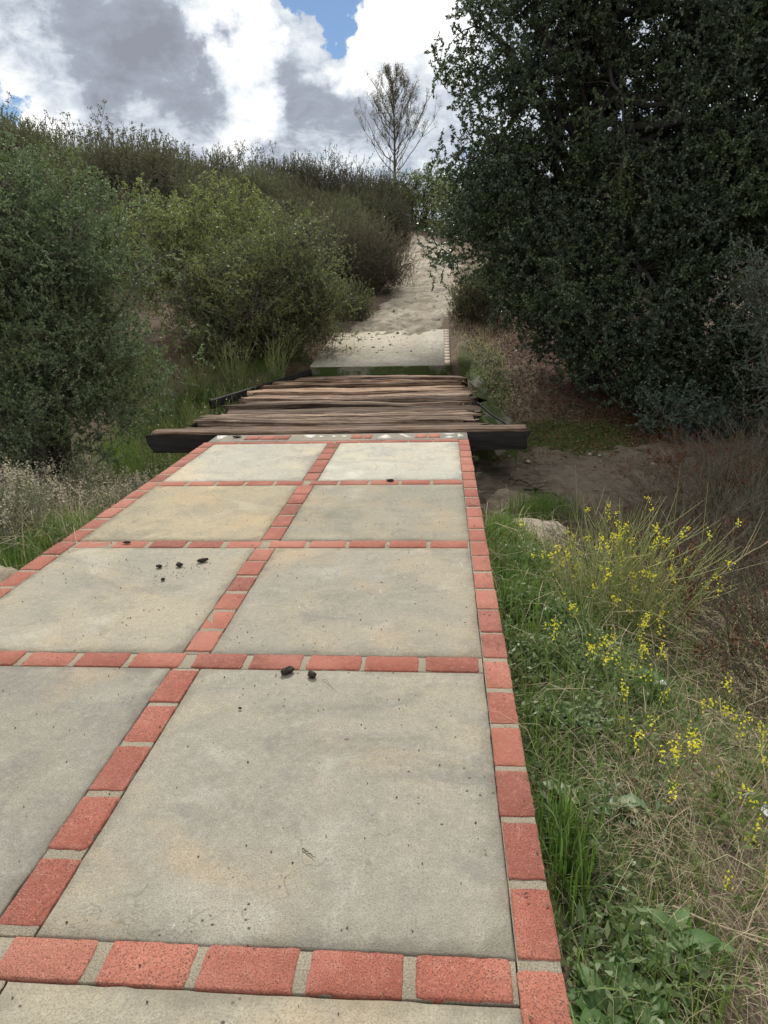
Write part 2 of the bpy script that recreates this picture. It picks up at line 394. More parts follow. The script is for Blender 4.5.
ca = me.attributes.new('zone', 'FLOAT_COLOR', 'POINT')
ca.data.foreach_set('color', np.stack([green*0, green, litz, green*0+1], -1).astype(np.float32).ravel())
g = link('ground', me, M['ground']); g['kind'] = 'structure'

def ribbon(name, cx, half, s0, s1, mat_, along='y', rise=.035, sink=.07, ds=.08, nw=40):
    """a worn surface that follows the terrain and dips under it along ragged edges"""
    S = np.arange(s0, s1, ds); W = np.linspace(-1.35, 1.35, nw)
    c = cx(S); hw = half(S)
    ss_, ww = np.meshgrid(S, W, indexing='ij')
    off = c[:, None] + ww*hw[:, None]
    x, y = (off, ss_) if along == 'y' else (ss_, off)
    z0_ = .06*fbm(x*2.6+5, y*2.6)+.07*fbm(x*7, y*7)
    z0_ = z0_ - .045*np.exp(-((np.abs(ww+.25*np.sin(ss_*.9))-.42)/.13)**2)*(.5+.5*vnoise(ss_*.8, ss_*0+2))
    prof = rise + z0_ - (rise+sink)*sst(.72, 1.3, np.abs(ww) + .30*fbm(x*1.7, y*1.7))
    ends = sst(0, .5, ss_-s0)*sst(0, .5, s1-ss_)
    z = ground_z(x, y) + prof*ends - .08*(1-ends)
    V = np.stack([x, y, z], -1).reshape(-1, 3)
    i = (np.arange(len(S)-1)[:, None]*nw+np.arange(nw-1)[None]).ravel()
    f = np.stack([i, i+1, i+nw+1, i+nw], 1)
    if along == 'y': f = f
    else: f = f[:, ::-1]
    o = link(name, build(name, V, [f], smooth=True), mat_); o['kind'] = 'structure'
    return o
def path_x(y):
    y = np.asarray(y, float)
    return np.interp(y, [13, 16, 20, 24, 28, 31, 36, 44], [-1.35, -1.15, -.42, -.25, -.45, -.95, -2.6, -6])
def path_w(y):
    return np.interp(np.asarray(y, float), [13, 17, 22, 30, 44], [.85, .95, 1.05, .85, .7])
ribbon('dirt_path', path_x, path_w, 15.6, 44, M['path'], rise=.06)
ribbon('creek_bed', lambda s: 8.55 + .12*s + .35*np.sin(s*.5), lambda s: 1.55 + 0*s, -9, 9, M['creek'], along='x')

# ------------------------------------------------------------------ driveway
def box(g, x0, x1, y0, y1, z0, z1, tint=.5, m=0, bev=.004):
    b = bev
    R = [(x0, y0, x1, y1, z0), (x0, y0, x1, y1, z1-b), (x0+b, y0+b, x1-b, y1-b, z1)]
    V = []
    for a, c, d, e, z in R: V += [(a, c, z), (d, c, z), (d, e, z), (a, e, z)]
    F = [(3, 2, 1, 0), (8, 9, 10, 11)]
    for k in (0, 4):
        for j in range(4): F.append((k+j, k+(j+1) % 4, k+4+(j+1) % 4, k+4+j))
    g.add(V, F, tint, m)
def rough_block(g, x0, x1, y0, y1, z0, z1, tint=.5, m=0, jit=.0010, step=.018, bev=.0032):
    """a brick: outline with worn, uneven edges, eased top arris"""
    def edge(a, b):
        n = max(3, int(np.hypot(b[0]-a[0], b[1]-a[1])/step)); t = np.linspace(0, 1, n, endpoint=False)[:, None]
        return np.array(a)+(np.array(b)-np.array(a))*t
    c = [(x0, y0), (x1, y0), (x1, y1), (x0, y1)]
    p = np.concatenate([edge(c[k], c[(k+1) % 4]) for k in range(4)])
    ctr = np.array([(x0+x1)/2, (y0+y1)/2])
    jit = jit*rng.choice([.6, .9, 1., 1.6]); bev = bev*rng.choice([.6, .8, 1.2]); p = p + rng.normal(size=p.shape)*jit
    # knock the corners off a little
    for k in range(4):
        d = np.hypot(*(p-np.array(c[k])).T); p += (ctr-p)*np.where(d < .007, .035*rng.random()**2, 0)[:, None]
    n = len(p); inn = p + (ctr-p)/np.maximum(np.hypot(*(p-ctr).T), 1e-6)[:, None]*(bev+np.abs(rng.normal(size=n))*.0012)[:, None]
    dz = rng.normal()*.0018
    V = np.concatenate([np.c_[p, np.full(n, z0)], np.c_[p, np.full(n, z1-bev)+dz], np.c_[inn, z1+dz+rng.normal(size=n)*.0006]])
    k = np.arange(n); k2 = (k+1) % n
    g.add(V, np.concatenate([np.stack([k, k2, k2+n, k+n], 1), np.stack([k+n, k2+n, k2+2*n, k+2*n], 1)]), tint, m)
    g.F.append((np.arange(2*n, 3*n)[None]) + (g.n-len(V))); g.T.append(np.array([tint])); g.M.append(np.array([m]))

XL0, XL1, XC0, XC1, XR0, XR1 = -2.405, -2.285, -1.118, -1.003, .168, .272
ROWS = [(-1.61, -1.50), (-.225, -.118), (1.155, 1.262), (2.538, 2.652), (3.942, 4.055), (5.326, 5.445)]
YEND0, YEND1, YSTRIP = 6.855, 6.955, 7.30
drive = bpy.data.objects.new('driveway', None); COL.objects.link(drive); drive['kind'] = 'structure'
gc = Geo()
box(gc, XL0+.004, XR1-.004, -1.62, 5.6, -.5, -.028, bev=.002)
box(gc, XL0+.004, XR1-.004, 5.6, YSTRIP-.003, -1.5, -.028, bev=.002)
link('slab_base', gc.mesh('slab_base'), M['core'], drive)
def band(name, bricks, x0, x1, y0, y1):
    g = Geo(); box(g, x0+.001, x1-.001, y0+.001, y1-.001, -.027, -.0045, m=1, bev=.002)
    for (a, b, c, d) in bricks: rough_block(g, a, b, c, d, -.026, 0.0, tint=rng.random(), m=0)
    return link(name, g.mesh(name), [M['brick'], M['mortar']], drive)
def run_y(x0, x1, y0, y1, n, gap=.028):
    p = (y1-y0)/n; out = []
    for k in range(n):
        a = y0+k*p+gap/2+rng.normal()*.003; b = y0+(k+1)*p-gap/2+rng.normal()*.003
        out.append((x0+rng.normal()*.0015, x1+rng.normal()*.0015, a, b))
    return out
def run_x(x0, x1, y0, y1, n, gap=.028):
    return [(c, d, a, b) for (a, b, c, d) in run_y(y0, y1, x0, x1, n, gap)]
def border_bricks(x0, x1):
    out = []
    ys = [-1.6]+[r[1]-.012 for r in ROWS[1:]]+[YEND1]
    for a, b in zip(ys[:-1], ys[1:]): out += run_y(x0, x1, a, b, 6)
    return out
band('brick_border', border_bricks(XR0+.004, XR1), XR0+.002, XR1, -1.61, YEND1)
band('brick_border', border_bricks(XL0, XL1-.004), XL0, XL1-.002, -1.61, YEND1)
for r0, r1 in ROWS:
    band('brick_band', run_x(XL1+.0, XC0+.03, r0, r1, 5)+run_x(XC0+.06, XR0, r0, r1, 5), XL1, XR0, r0, r1)
prev = ROWS[0][1]
for k, (r0, r1) in enumerate(ROWS[1:]+[(YEND0, YEND1)]):
    band('brick_band', run_y(XC0, XC1, prev+.012, r0-.012, 5+(k % 2)), XC0, XC1, prev+.003, r0-.003); prev = r1
band('brick_band', run_x(XL1, XR0, YEND0, YEND1, 10, .01), XL1, XR0, YEND0, YEND1)
# concrete panels
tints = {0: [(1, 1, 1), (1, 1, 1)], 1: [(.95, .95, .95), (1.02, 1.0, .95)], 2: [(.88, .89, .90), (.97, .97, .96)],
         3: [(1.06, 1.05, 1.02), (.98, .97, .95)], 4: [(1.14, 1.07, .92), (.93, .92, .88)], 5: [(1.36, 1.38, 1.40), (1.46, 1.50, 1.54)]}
ybounds = ROWS+[(YEND0, YEND1)]
def panel(x0, x1, y0, y1, col):
    nxp, nyp = 26, 28; e = .006
    xs = np.linspace(x0, x1, nxp); ys = np.linspace(y0, y1, nyp)
    a, b = np.meshgrid(xs, ys)
    edge = np.minimum.reduce([a-x0, x1-a, b-y0, y1-b])
    jx = np.where((a == x0) | (a == x1), rng.normal(size=a.shape)*.0015, 0); jy = np.where((b == y0) | (b == y1), rng.normal(size=a.shape)*.0015, 0)
    z = -.0015 + .0016*fbm(a*2, b*2) - np.where(edge < 1e-6, .006+np.abs(rng.normal(size=a.shape))*.002, 0)
    V = [np.stack([a+jx, b+jy, z], -1).reshape(-1, 3)]
    # bring an inner ring close to the edge so the arris is a small ease, not a wide slope
    V0 = V[0].reshape(nyp, nxp, 3); V0[:, 1, 0] = x0+e; V0[:, -2, 0] = x1-e; V0[1, :, 1] = y0+e; V0[-2, :, 1] = y1-e
    i = (np.arange(nyp-1)[:, None]*nxp+np.arange(nxp-1)[None]).ravel()
    F = [np.stack([i, i+1, i+nxp+1, i+nxp], 1)]
    ring = np.concatenate([np.arange(nxp), nxp*np.arange(1, nyp)+nxp-1, nxp*(nyp-1)+np.arange(nxp-2, -1, -1), nxp*np.arange(nyp-2, 0, -1)])
    Vf = V0.reshape(-1, 3); low = Vf[ring].copy(); low[:, 2] = -.0275
    n0 = len(Vf); k = np.arange(len(ring)); k2 = (k+1) % len(ring)
    F.append(np.stack([n0+k, n0+k2, ring[k2], ring[k]], 1))
    me = build('concrete_panel', np.concatenate([Vf, low]), F)
    ea = me.attributes.new('edge', 'FLOAT', 'POINT')
    ev = np.minimum.reduce([Vf[:, 0]-x0, x1-Vf[:, 0], Vf[:, 1]-y0, y1-Vf[:, 1]]); ea.data.foreach_set('value', np.concatenate([ev, np.zeros(len(low))]).astype(np.float32))
    o = link('concrete_panel', me, M['concrete'], drive)
    o.color = (*col, 1)
for k in range(len(ybounds)-1):
    y0, y1 = ybounds[k][1]+.003, ybounds[k+1][0]-.005
    panel(XL1+.002, XC0-.004, y0, y1, tints[k][0]); panel(XC1+.004, XR0+.001, y0, y1, tints[k][1])
# strip with inlaid triangles at the end of the driveway
panel(XL0+.02, XR1-.004, YEND1+.006, YSTRIP, (.80, .80, .80))
gt = Geo()
def flat(poly, m, z=.002, t=.5):
    p = np.array(poly); n = len(p); V = np.concatenate([np.c_[p, np.full(n, -.01)], np.c_[p, np.full(n, z)]])
    k = np.arange(n); k2 = (k+1) % n
    gt.add(V, np.stack([k, k2, k2+n, k+n], 1), t, m)
    gt.F.append(np.arange(n, 2*n)[None]+gt.n-2*n); gt.T.append(np.array([t])); gt.M.append(np.array([m]))
def su(u): return XL0 + (XR1-XL0)*u                 # along the strip
ya, yb = 7.0, 7.27; ym = (ya+yb)/2
flat([(su(.012), yb), (su(.055), yb), (su(.04), ya)], 0)
for a, b in ((.14, .20), (.205, .265), (.27, .315)): flat([(su(a), ya+.04), (su(b), ya+.04), (su(b), yb-.03), (su(a), yb-.03)], 1, t=rng.random())
flat([(su(.36), yb-.02), (su(.41), yb-.02), (su(.405), ya+.03)], 0)
for a in (.425, .475, .515): flat([(su(a), ym+.07), (su(a+.022), ym+.05), (su(a+.012), ym-.04)], 0)
for a, b in ((.555, .60), (.605, .635)): flat([(su(a), ya+.04), (su(b), ya+.04), (su(b), yb-.03), (su(a), yb-.03)], 1, t=rng.random())
flat([(su(.65), ya+.03), (su(.72), ya+.03), (su(.685), yb-.03)], 0)
flat([(su(.735), yb-.02), (su(.75), yb-.02), (su(.795), ya+.04), (su(.78), ya+.03)], 0)
for a, b in ((.80, .845), (.85, .895)): flat([(su(a), ya+.04), (su(b), ya+.04), (su(b), yb-.03), (su(a), yb-.03)], 1, t=rng.random())
flat([(su(.905), ya+.04), (su(.955), ya+.04), (su(.93), ym-.01)], 0); flat([(su(.93), ym+.01), (su(.955), yb-.03), (su(.905), yb-.03)], 0)
flat([(su(.962), ya+.03), (su(.985), ym), (su(.962), yb-.03)], 0)
link('tile_inlay', gt.mesh('tile_inlay'), [M['tile'], M['brick']], drive)

# ------------------------------------------------------------------ wooden bridge
bridge = thing('wooden_bridge', 'weathered wooden plank bridge over the dry creek bed beyond the driveway', 'bridge', (-1.2, 10.2, 0))
def log_mesh(L, w, t, seed, rough=.012, nS=46, broken=.05, amp=1., ex=.55):
    r = np.random.default_rng(seed)
    side = [(-.97, -1), (-.55, -1.01), (0, -1.0), (.55, -1.01), (.97, -1)]
    q_ = side + [(1, -.93), (1.01, 0), (1, .93)] + [(-x_, 1.) for x_, _ in side] + [(-1, .93), (-1.01, 0), (-1, -.93)]
    prof = np.array(q_)*np.array([w/2, t/2]); NP = len(prof)
    s = np.linspace(-L/2, L/2, nS)
    o = r.random()*50
    sag = .5*rough*np.array([fbm(q*.8+o, o) for q in s])*2
    wid = 1 + .30*amp*np.array([fbm(q*1.1+o+9, o) for q in s]); th = 1 + .25*amp*np.array([fbm(q*1.4+o+5, o+3) for q in s])
    lat = .03*amp*np.array([fbm(q*.7+o+2, o+7) for q in s])
    V = np.zeros((nS, NP, 3))
    rad = 1 + .09*amp*np.array([[fbm(q*2.6+o, k*1.1+o) for k in range(NP)] for q in s]) + .07*amp*np.array([[vnoise(q*1.2+o, k*3.3+o) for k in range(NP)] for q in s])
    V[..., 0] = s[:, None]; V[..., 1] = prof[None, :, 0]*wid[:, None]*rad+lat[:, None]; V[..., 2] = prof[None, :, 1]*th[:, None]*rad+sag[:, None]
    V[0, :, 0] += r.normal(size=NP)*broken*.5; V[-1, :, 0] += r.normal(size=NP)*broken*.5
    k = np.arange(nS-1)[:, None]*NP; j = np.arange(NP)[None]
    F = [np.stack([k+j, k+NP+j, k+NP+(j+1) % NP, k+(j+1) % NP], -1).reshape(-1, 4), np.arange(NP)[None], (nS-1)*NP+np.arange(NP-1, -1, -1)[None]]
    return build('plank', V.reshape(-1, 3), F, smooth=False)
y = 7.80; k = 0
while y < 13.40:
    w = rng.choice([.12, .15, .19, .23])*rng.uniform(.9, 1.1); far = (y-7.7)/5.6
    L = 3.22 + rng.normal()*.08
    xo = -1.22 + rng.normal()*.045 - .02*far
    o = link('plank', log_mesh(L, w, .12, 100+k, .05, 70, broken=.14, amp=.85), M['timber'], bridge)
    o.location = (xo+1.2, y+w/2-10.2, -.085+rng.normal()*.026-.10*far)
    o.rotation_euler = (rng.normal()*.07, rng.normal()*.004, rng.normal()*.007)
    warm = sst(.45, .75, far)*sst(1.02, .8, far)
    v = rng.choice([.45, .7, .95, 1.25, 1.5])*rng.uniform(.9, 1.1)
    c = np.array([1.0, .95, .92])*(1-warm) + np.array([1.38, 1.2, 1.04])*warm
    o.color = (*(c*v), 1)
    y += w + rng.choice([.02, .05, .09, .16]); k += 1
for xx in (-2.55, -1.25, .05):
    o = link('beam', log_mesh(5.9, .22, .26, 300+int(xx*10), .02), M['creosote'], bridge); o.location = (xx+1.2, 10.45-10.2, -.33); o.rotation_euler = (0, 0, PI/2)
gb = Geo()
def sq_beam(L, w, t, seed):
    me = log_mesh(L, w, t, seed, .006, 60, .05, .3, .3); return me
o = link('end_beam', sq_beam(4.05, .19, .20, 77), [M['creosote']], bridge); o.location = (-1.13+1.2, 7.445-10.2, -.103)
o = link('cap_plank', log_mesh(4.02, .205, .035, 78, .006, 40, .03, .25, .4), M['timber'], bridge); o.location = (-1.13+1.2, 7.452-10.2, .006); o.color = (.95, .88, .86, 1)

# long dark plank lying along the far left bank, beside the bridge
o = link('bank_board', log_mesh(3.5, .06, .13, 81, .01, 46, .04, .15, .35), M['creosote'])
o.location = (-2.97, 12.15, -.15); o.rotation_euler = (0, -.02, math.atan2(3.2, .95))
tag(o, 'long dark board on edge holding the bank left of the plank bridge', 'board')

# far concrete slab
slab = thing('concrete_slab', 'pale concrete slab with a brick edge beyond the wooden bridge', 'slab', (0, 13.72, 0))
gs = Geo()
SL = math.tan(math.radians(9.5))
def slabz(yy): return (yy-13.72)*SL
def slope_block(g, poly, z0, top, m=0, n=1):
    p = np.array(poly); k = len(p)
    V = np.concatenate([np.c_[p[:, 0], p[:, 1]-13.72, np.full(k, z0)], np.c_[p[:, 0], p[:, 1]-13.72, slabz(p[:, 1])+top]])
    j = np.arange(k); j2 = (j+1) % k
    g.add(V, np.stack([j, j2, j2+k, j+k], 1), .5, m); g.F.append(np.arange(k, 2*k)[None]+g.n-2*k); g.T.append(np.array([.5])); g.M.append(np.array([m]))
slope_block(gs, [(-2.52, 13.75), (.06, 13.72), (.06, 16.5), (-2.40, 16.4), (-2.46, 15)], -1.2, 0, 0)
o = link('slab_top', gs.mesh('slab_top'), [M['dirty']], slab)
gs = Geo(); slope_block(gs, [(-2.52, 13.69), (.175, 13.66), (.175, 13.718), (-2.52, 13.742)], -1.2, -.02, 0)
link('front_face', gs.mesh('front_face'), [M['mossy']], slab)
gs = Geo(); slope_block(gs, [(.064, 13.722), (.175, 13.722), (.18, 16.5), (.064, 16.5)], -1.2, .003, 0)
o = link('brick_edge', gs.mesh('brick_edge'), [M['mortar']], slab)
gs = Geo()
for k in range(12):
    ya_ = 13.74+k*.228; slope_block(gs, [(.070, ya_), (.172, ya_), (.172, ya_+.219), (.070, ya_+.219)], -.2, .0045, 0)
link('edge_brick', gs.mesh('edge_brick'), [M['oldbrick']], o)
# mossy abutment wall right of the bridge
def lump(name, r, seed, mat_, amp=.25, n=20, mm=14, freq=1.6):
    th = np.linspace(0, PI, mm); ph = np.linspace(0, 2*PI, n, endpoint=False); t, p_ = np.meshgrid(th, ph, indexing='ij')
    d = np.stack([np.sin(t)*np.cos(p_), np.sin(t)*np.sin(p_), np.cos(t)], -1)
    rr = 1 + amp*(fbm(d[..., 0]*freq+seed, d[..., 1]*freq+d[..., 2]*2.3+seed*.7)*1.6)
    V = d*rr[..., None]*np.array(r)
    k = np.arange(mm-1)[:, None]*n; j = np.arange(n)[None]
    F = np.stack([k+j, k+n+j, k+n+(j+1) % n, k+(j+1) % n], -1).reshape(-1, 4)
    return build(name, V.reshape(-1, 3), [F], smooth=True)
gw = []
ny_, nw_ = 40, 12
yy = np.linspace(8.7, 12.9, ny_); uu = np.linspace(0, 1, nw_); a, b = np.meshgrid(yy, uu, indexing='ij')
xw = .46 + .50*b*(.5+.5*sst(12.9, 9, a)) + .16*fbm(a*2.2, b*3)*b
zw = -.16 - .30*b**1.2*sst(13.5, 9.0, a) + .16*fbm(a*2.6, b*4) + .02*(a-8)*.5
V = np.stack([xw, a, zw], -1).reshape(-1, 3); V2 = V.copy(); V2[:, 2] -= .25
i = (np.arange(ny_-1)[:, None]*nw_+np.arange(nw_-1)[None]).ravel(); nn = len(V)
ringL = np.arange(ny_)*nw_; fL = np.stack([ringL[1:], ringL[:-1], ringL[:-1]+nn, ringL[1:]+nn], 1)
ringR = ringL+nw_-1; fR = np.stack([ringR[:-1], ringR[1:], ringR[1:]+nn, ringR[:-1]+nn], 1)
ring0 = np.arange(nw_); f0 = np.stack([ring0[:-1], ring0[1:], ring0[1:]+nn, ring0[:-1]+nn], 1)
ring1 = ring0+(ny_-1)*nw_; f1_ = np.stack([ring1[1:], ring1[:-1], ring1[:-1]+nn, ring1[1:]+nn], 1)
o = link('abutment_wall', build('abutment_wall', np.concatenate([V, V2]), [np.stack([i, i+nw_, i+nw_+1, i+1], 1), fL, fR, f0, f1_], smooth=True), M['mossy'])
tag(o, 'sloping concrete bank wall patched with green moss right of the plank bridge', 'wall')
gp = Geo(); t = np.linspace(0, 1, 12)
tubes(gp, np.stack([.46+.40*t, 9.9-1.1*t, -.10-.16*t+.01*np.sin(t*9)], -1)[None], np.full((1, 12), .016), 8)
o = link('drain_pipe', gp.mesh('drain_pipe', True), M['pipe']); tag(o, 'thin black pipe running down the mossy bank wall beside the bridge', 'pipe')

# ------------------------------------------------------------------ plants
def bush(seed, lobes, base, n_twig, tl, lpt, L, W, up=.4, out=.7, rnd=.5, n_limb=14, limb_r=.03, tr=.004, rmin=.45, lump_=.22, trunk=None,
         zmin=-.2, tsides=3, droop=0., leafdir=.5, clump=0, cs=.2):
    """returns (leaf mesh, wood mesh); lobes are x y z rx ry rz in the plant's own space"""
    r = np.random.default_rng(seed); lobes = np.array(lobes, float)
    w = (lobes[:, 3]*lobes[:, 4]+lobes[:, 4]*lobes[:, 5]+lobes[:, 3]*lobes[:, 5]); w /= w.sum()
    k = r.choice(len(lobes), n_twig, p=w); d = unit(r.normal(size=(n_twig, 3)))
    lum = 1 + lump_*np.sin(d[:, 0]*5+k*1.7+seed)*np.sin(d[:, 1]*4+k*2.1)*1.2 + lump_*.8*np.sin(d[:, 2]*6.3+d[:, 0]*4+k) + np.clip(r.normal(size=n_twig)*.06, -.1, .08)
    rad = rmin + (1.04-rmin)*r.random(n_twig)**.55
    tip = lobes[k, :3] + d*lobes[k, 3:]*(rad*lum)[:, None]
    if clump:
        nc = n_twig//clump; pick = np.repeat(np.arange(nc), clump); size = r.uniform(.5, 1.5, nc)[pick, None]
        tip = tip[pick] + np.clip(r.normal(size=(len(pick), 3)), -1.7, 1.7)*cs*size*np.array([1, 1, .75]); d = unit(d[pick] + r.normal(size=(len(pick), 3))*.45); k = k[pick]
    keep = tip[:, 2] > zmin; tip = tip[keep]; d = d[keep]; k = k[keep]; n = len(tip)
    nd = unit(d*out + np.array([0, 0, up]) + r.normal(size=(n, 3))*rnd)
    ln = tl*r.uniform(.6, 1.3, n)[:, None]
    p0 = tip - nd*ln; p1 = tip - nd*ln*.5 + r.normal(size=(n, 3))*ln*.10; p2 = tip + np.array([0, 0, -droop])*ln
    wood = Geo(); leaf = Geo()
    rr = np.stack([np.full(n, tr), np.full(n, tr*.75), np.full(n, tr*.35)], 1)
    tubes(wood, np.stack([p0, p1, p2], 1), rr, tsides, r.random(n))
    # leaves along the twigs
    m_ = n*lpt; tt = r.random((n, lpt))**.75; a = np.clip(tt*2, 0, 1)[..., None]; b = np.clip(tt*2-1, 0, 1)[..., None]
    c = p0[:, None] + (p1-p0)[:, None]*a + (p2-p1)[:, None]*b
    dirs = unit(nd[:, None]*leafdir + r.normal(size=(n, lpt, 3))*.6 + np.array([0, 0, .12]))
    tb = np.clip(r.random(n)[:, None]*.55 + r.random((n, lpt))*.5, 0, 1)
    leaves(leaf, c.reshape(-1, 3), dirs.reshape(-1, 3), L*r.uniform(.6, 1.25, m_), W*r.uniform(.7, 1.2, m_), tb.ravel(), rnd=r)
    # limbs from base or trunk to points inside the crown
    base = np.array(base, float)
    if trunk is not None:
        tp = np.array([q[:3] for q in trunk], float); trd = np.array([q[3] for q in trunk], float)
        t = np.linspace(0, 1, 14); s_ = np.linspace(0, 1, len(tp))
        cp = np.stack([np.interp(t, s_, tp[:, q]) for q in range(3)], -1); cr = np.interp(t, s_, trd)
        cp[1:-1] += r.normal(size=(12, 3))*trd.mean()*.12
        tubes(wood, cp[None], cr[None], 9)
    sel = r.choice(n, min(n_limb, n), replace=False); P = []; R = []
    t = np.linspace(0, 1, 9)[:, None]
    for q in sel:
        e = p0[q]
        if trunk is not None:
            f = r.uniform(.45, 1.); s0 = np.array([np.interp(f, s_, tp[:, c_]) for c_ in range(3)]); r0 = np.interp(f, s_, trd)*.55
            mid = s0*.5+e*.5+np.array([0, 0, .25])*np.linalg.norm(e-s0)
        else:
            s0 = base + np.array([*r.normal(size=2)*limb_r*2.5, -.08]); r0 = limb_r
            mid = s0*.55+e*.45 + np.array([0, 0, .22])*np.linalg.norm(e-s0) + r.normal(size=3)*.05
        pth = s0*(1-t)**2 + 2*mid*t*(1-t) + e*t**2
        pth[1:-1] += r.normal(size=(7, 3))*.02*np.linalg.norm(e-s0)
        P.append(pth); R.append(r0*(1-.86*t[:, 0]))
    if P: tubes(wood, np.array(P), np.array(R), 6)
    # side branches joining the twigs to nearby limbs
    if P and n_limb > 3:
        allp = np.array(P)[:, 3:].reshape(-1, 3); q = r.choice(n, min(n, n//3+1), replace=False)
        nearest = np.array([np.argmin(((allp-p0[x])**2).sum(1)) for x in q])
        A = allp[nearest]; B = p0[q]; near_ = np.linalg.norm(A-B, axis=1) < tl*1.6; A = A[near_]; B = B[near_]; q = q[near_]; Mid = (A+B)/2+r.normal(size=A.shape)*.04+np.array([0, 0, .03])
        if len(q): tubes(wood, np.stack([A, Mid, B], 1), np.stack([np.full(len(q), tr*2.2), np.full(len(q), tr*1.6), np.full(len(q), tr)], 1), 3, r.random(len(q)))
    return leaf.mesh('crown'), wood.mesh('branches', True)

def plant(name, label, cat, loc, meshes, lm, wm, group=None, rz=0, woodname='branches', leafname='crown'):
    o = thing(name, label, cat, loc, rz, group)
    link(leafname, meshes[0], lm, o); link(woodname, meshes[1], wm, o); return o

# --- big oak on the right bank
def at(x, y, dz=0): return (x, y, gz(x, y)+dz)
bx, by = 2.55, 13.6; bz = gz(bx, by)
def rel(L, o): return [(a-o[0], b-o[1], c-o[2], d, e, f) for a, b, c, d, e, f in L]
oakL = [(1.55, 13.4, 5.4, 1.3, 1.6, 1.5), (.95, 13.2, 2.35, .95, 1.3, 1.0), (3.6, 13.6, 5.6, 2.0, 2.0, 2.0), (3.2, 12.8, 2.9, 1.6, 1.7, 1.5),
        (2.0, 12.6, 1.5, 1.25, 1.2, 1.0), (5.2, 13.4, 4.4, 2.0, 2.0, 2.3), (2.6, 13.5, 7.4, 2.2, 2.2, 1.6), (1.15, 13.3, 3.55, .75, 1.0, .8), (.9, 13.2, 2.9, .7, 1.0, .7), (3.2, 11.8, .9, 1.2, 1.0, .9), (2.9, 12.2, .0, .6, .6, .5), (3.6, 11.8, -.1, .9, .7, .6), (1.6, 12.9, .95, .7, .8, .6), (2.5, 12.3, .5, .75, .8, .5), (4.1, 12.0, 2.2, 1.3, 1.2, 1.3), (4.2, 11.5, .3, 1.0, .8, .6)]
o = plant('oak_tree', 'large dark evergreen oak overhanging the trail right of the wooden bridge', 'tree', (bx, by, bz),
    bush(1, rel(oakL, (bx, by, bz)), (0, 0, 0), 17500, .34, 30, .052, .034, .15, .7, .6, 46, .07, .006, .5, .26, clump=12, cs=.20,
         trunk=[(0, 0, -.3, .26), (.05, 0, 1.2, .21), (-.12, .05, 2.6, .18), (-.25, 0, 4.2, .14), (-.1, 0, 6.2, .09)], zmin=-.75), M['oak'], M['bark'], woodname='trunk')
# --- second oak at the right edge
bx2, by2 = 5.9, 12.3; bz2 = gz(bx2, by2)
oakB = [(5.0, 11.8, 3.0, 1.7, 1.6, 1.6), (6.6, 11.8, 4.6, 2.2, 2., 2.), (5.0, 11.6, 1.2, 1.4, 1.2, 1.2), (6.6, 11.2, 1.6, 1.6, 1.4, 1.5), (5.8, 12, 6.4, 2., 2., 1.7), (4.6, 11.9, 4.9, 1.2, 1.3, 1.2), (7.8, 12.2, 3., 1.8, 2, 2.4), (4.5, 11.2, -.15, .9, .6, .55), (5.2, 11.0, .3, 1.2, .9, .7), (6.9, 10.6, .4, 1.3, 1., .8)]
plant('oak_tree', 'dense dark oak filling the right edge, its skirt reaching the leaf-strewn bank', 'tree', (bx2, by2, bz2),
    bush(2, rel(oakB, (bx2, by2, bz2)), (0, 0, 0), 12000, .34, 30, .051, .033, .15, .7, .6, 36, .07, .006, .5, .24, clump=12, cs=.20,
         trunk=[(0, 0, -.3, .24), (-.1, 0, 1.5, .19), (.1, .05, 3.2, .15), (.2, 0, 5.6, .09)], zmin=-.75), M['oak'], M['bark'], woodname='trunk')
# pale spray of foliage at the right edge and grey shrub under the oak
x, y_ = 4.15, 9.6; z_ = gz(x, y_)
plant('pale_shrub', 'pale grey-green shrub with loose arching twigs at the right edge before the oaks', 'shrub', (x, y_, z_),
    bush(3, [(-.1, 0, 2.2, .65, .6, .8), (.45, 0, 1.6, .8, .8, .9), (.5, 0, .9, .7, .7, .7)], (.4, 0, 0), 900, .34, 16, .036, .018, .15, .8, .5, 16, .03, .004, .4, .3), M['oak_pale'], M['twig'])
x, y_ = 3.55, 10.7; z_ = gz(x, y_)
plant('grey_shrub', 'low blue-grey leafy shrub under the oak skirt above the creek', 'shrub', (x, y_, z_),
    bush(4, [(-.1, 0, .45, .6, .5, .45), (.45, .1, .4, .5, .5, .4)], (0, 0, 0), 420, .22, 18, .042, .020, .3, .8, .5, 10, .015, .003, .4, .25), M['oak_pale'], M['twig'])
# --- big scrub oak on the left
bx, by = -5.7, 9.6; bz = gz(bx, by)
scL = [(-5.5, 9.2, 1.15, 1.45, 1.5, 1.35), (-6.1, 9.5, 2.0, 1.35, 1.4, 1.25), (-4.75, 8.9, .55, 1.05, 1.1, 1.0), (-7.3, 9, 1.3, 1.7, 1.6, 1.7), (-5.0, 9.4, 1.9, 1.0, 1.0, .95), (-5.6, 8.7, -.1, 1.5, 1.2, .9), (-7.2, 10, 2.6, 1.2, 1.2, 1.), (-4.65, 9.3, 1.35, 1.0, 1.1, .95), (-4.4, 9.2, .4, .9, 1., .8), (-5.0, 9.3, 2.25, 1.15, 1.2, .9), (-5.9, 9.4, 2.6, 1.1, 1.2, .8)]
plant('scrub_oak', 'big rounded grey-green scrub oak left of the bridge, dark at its foot', 'shrub', (bx, by, bz),
    bush(5, rel(scL, (bx, by, bz)), (0, 0, 0), 11500, .27, 24, .036, .021, .35, .8, .5, 40, .05, .003, .5, .2, clump=8, cs=.13), M['scrub'], M['twig'])
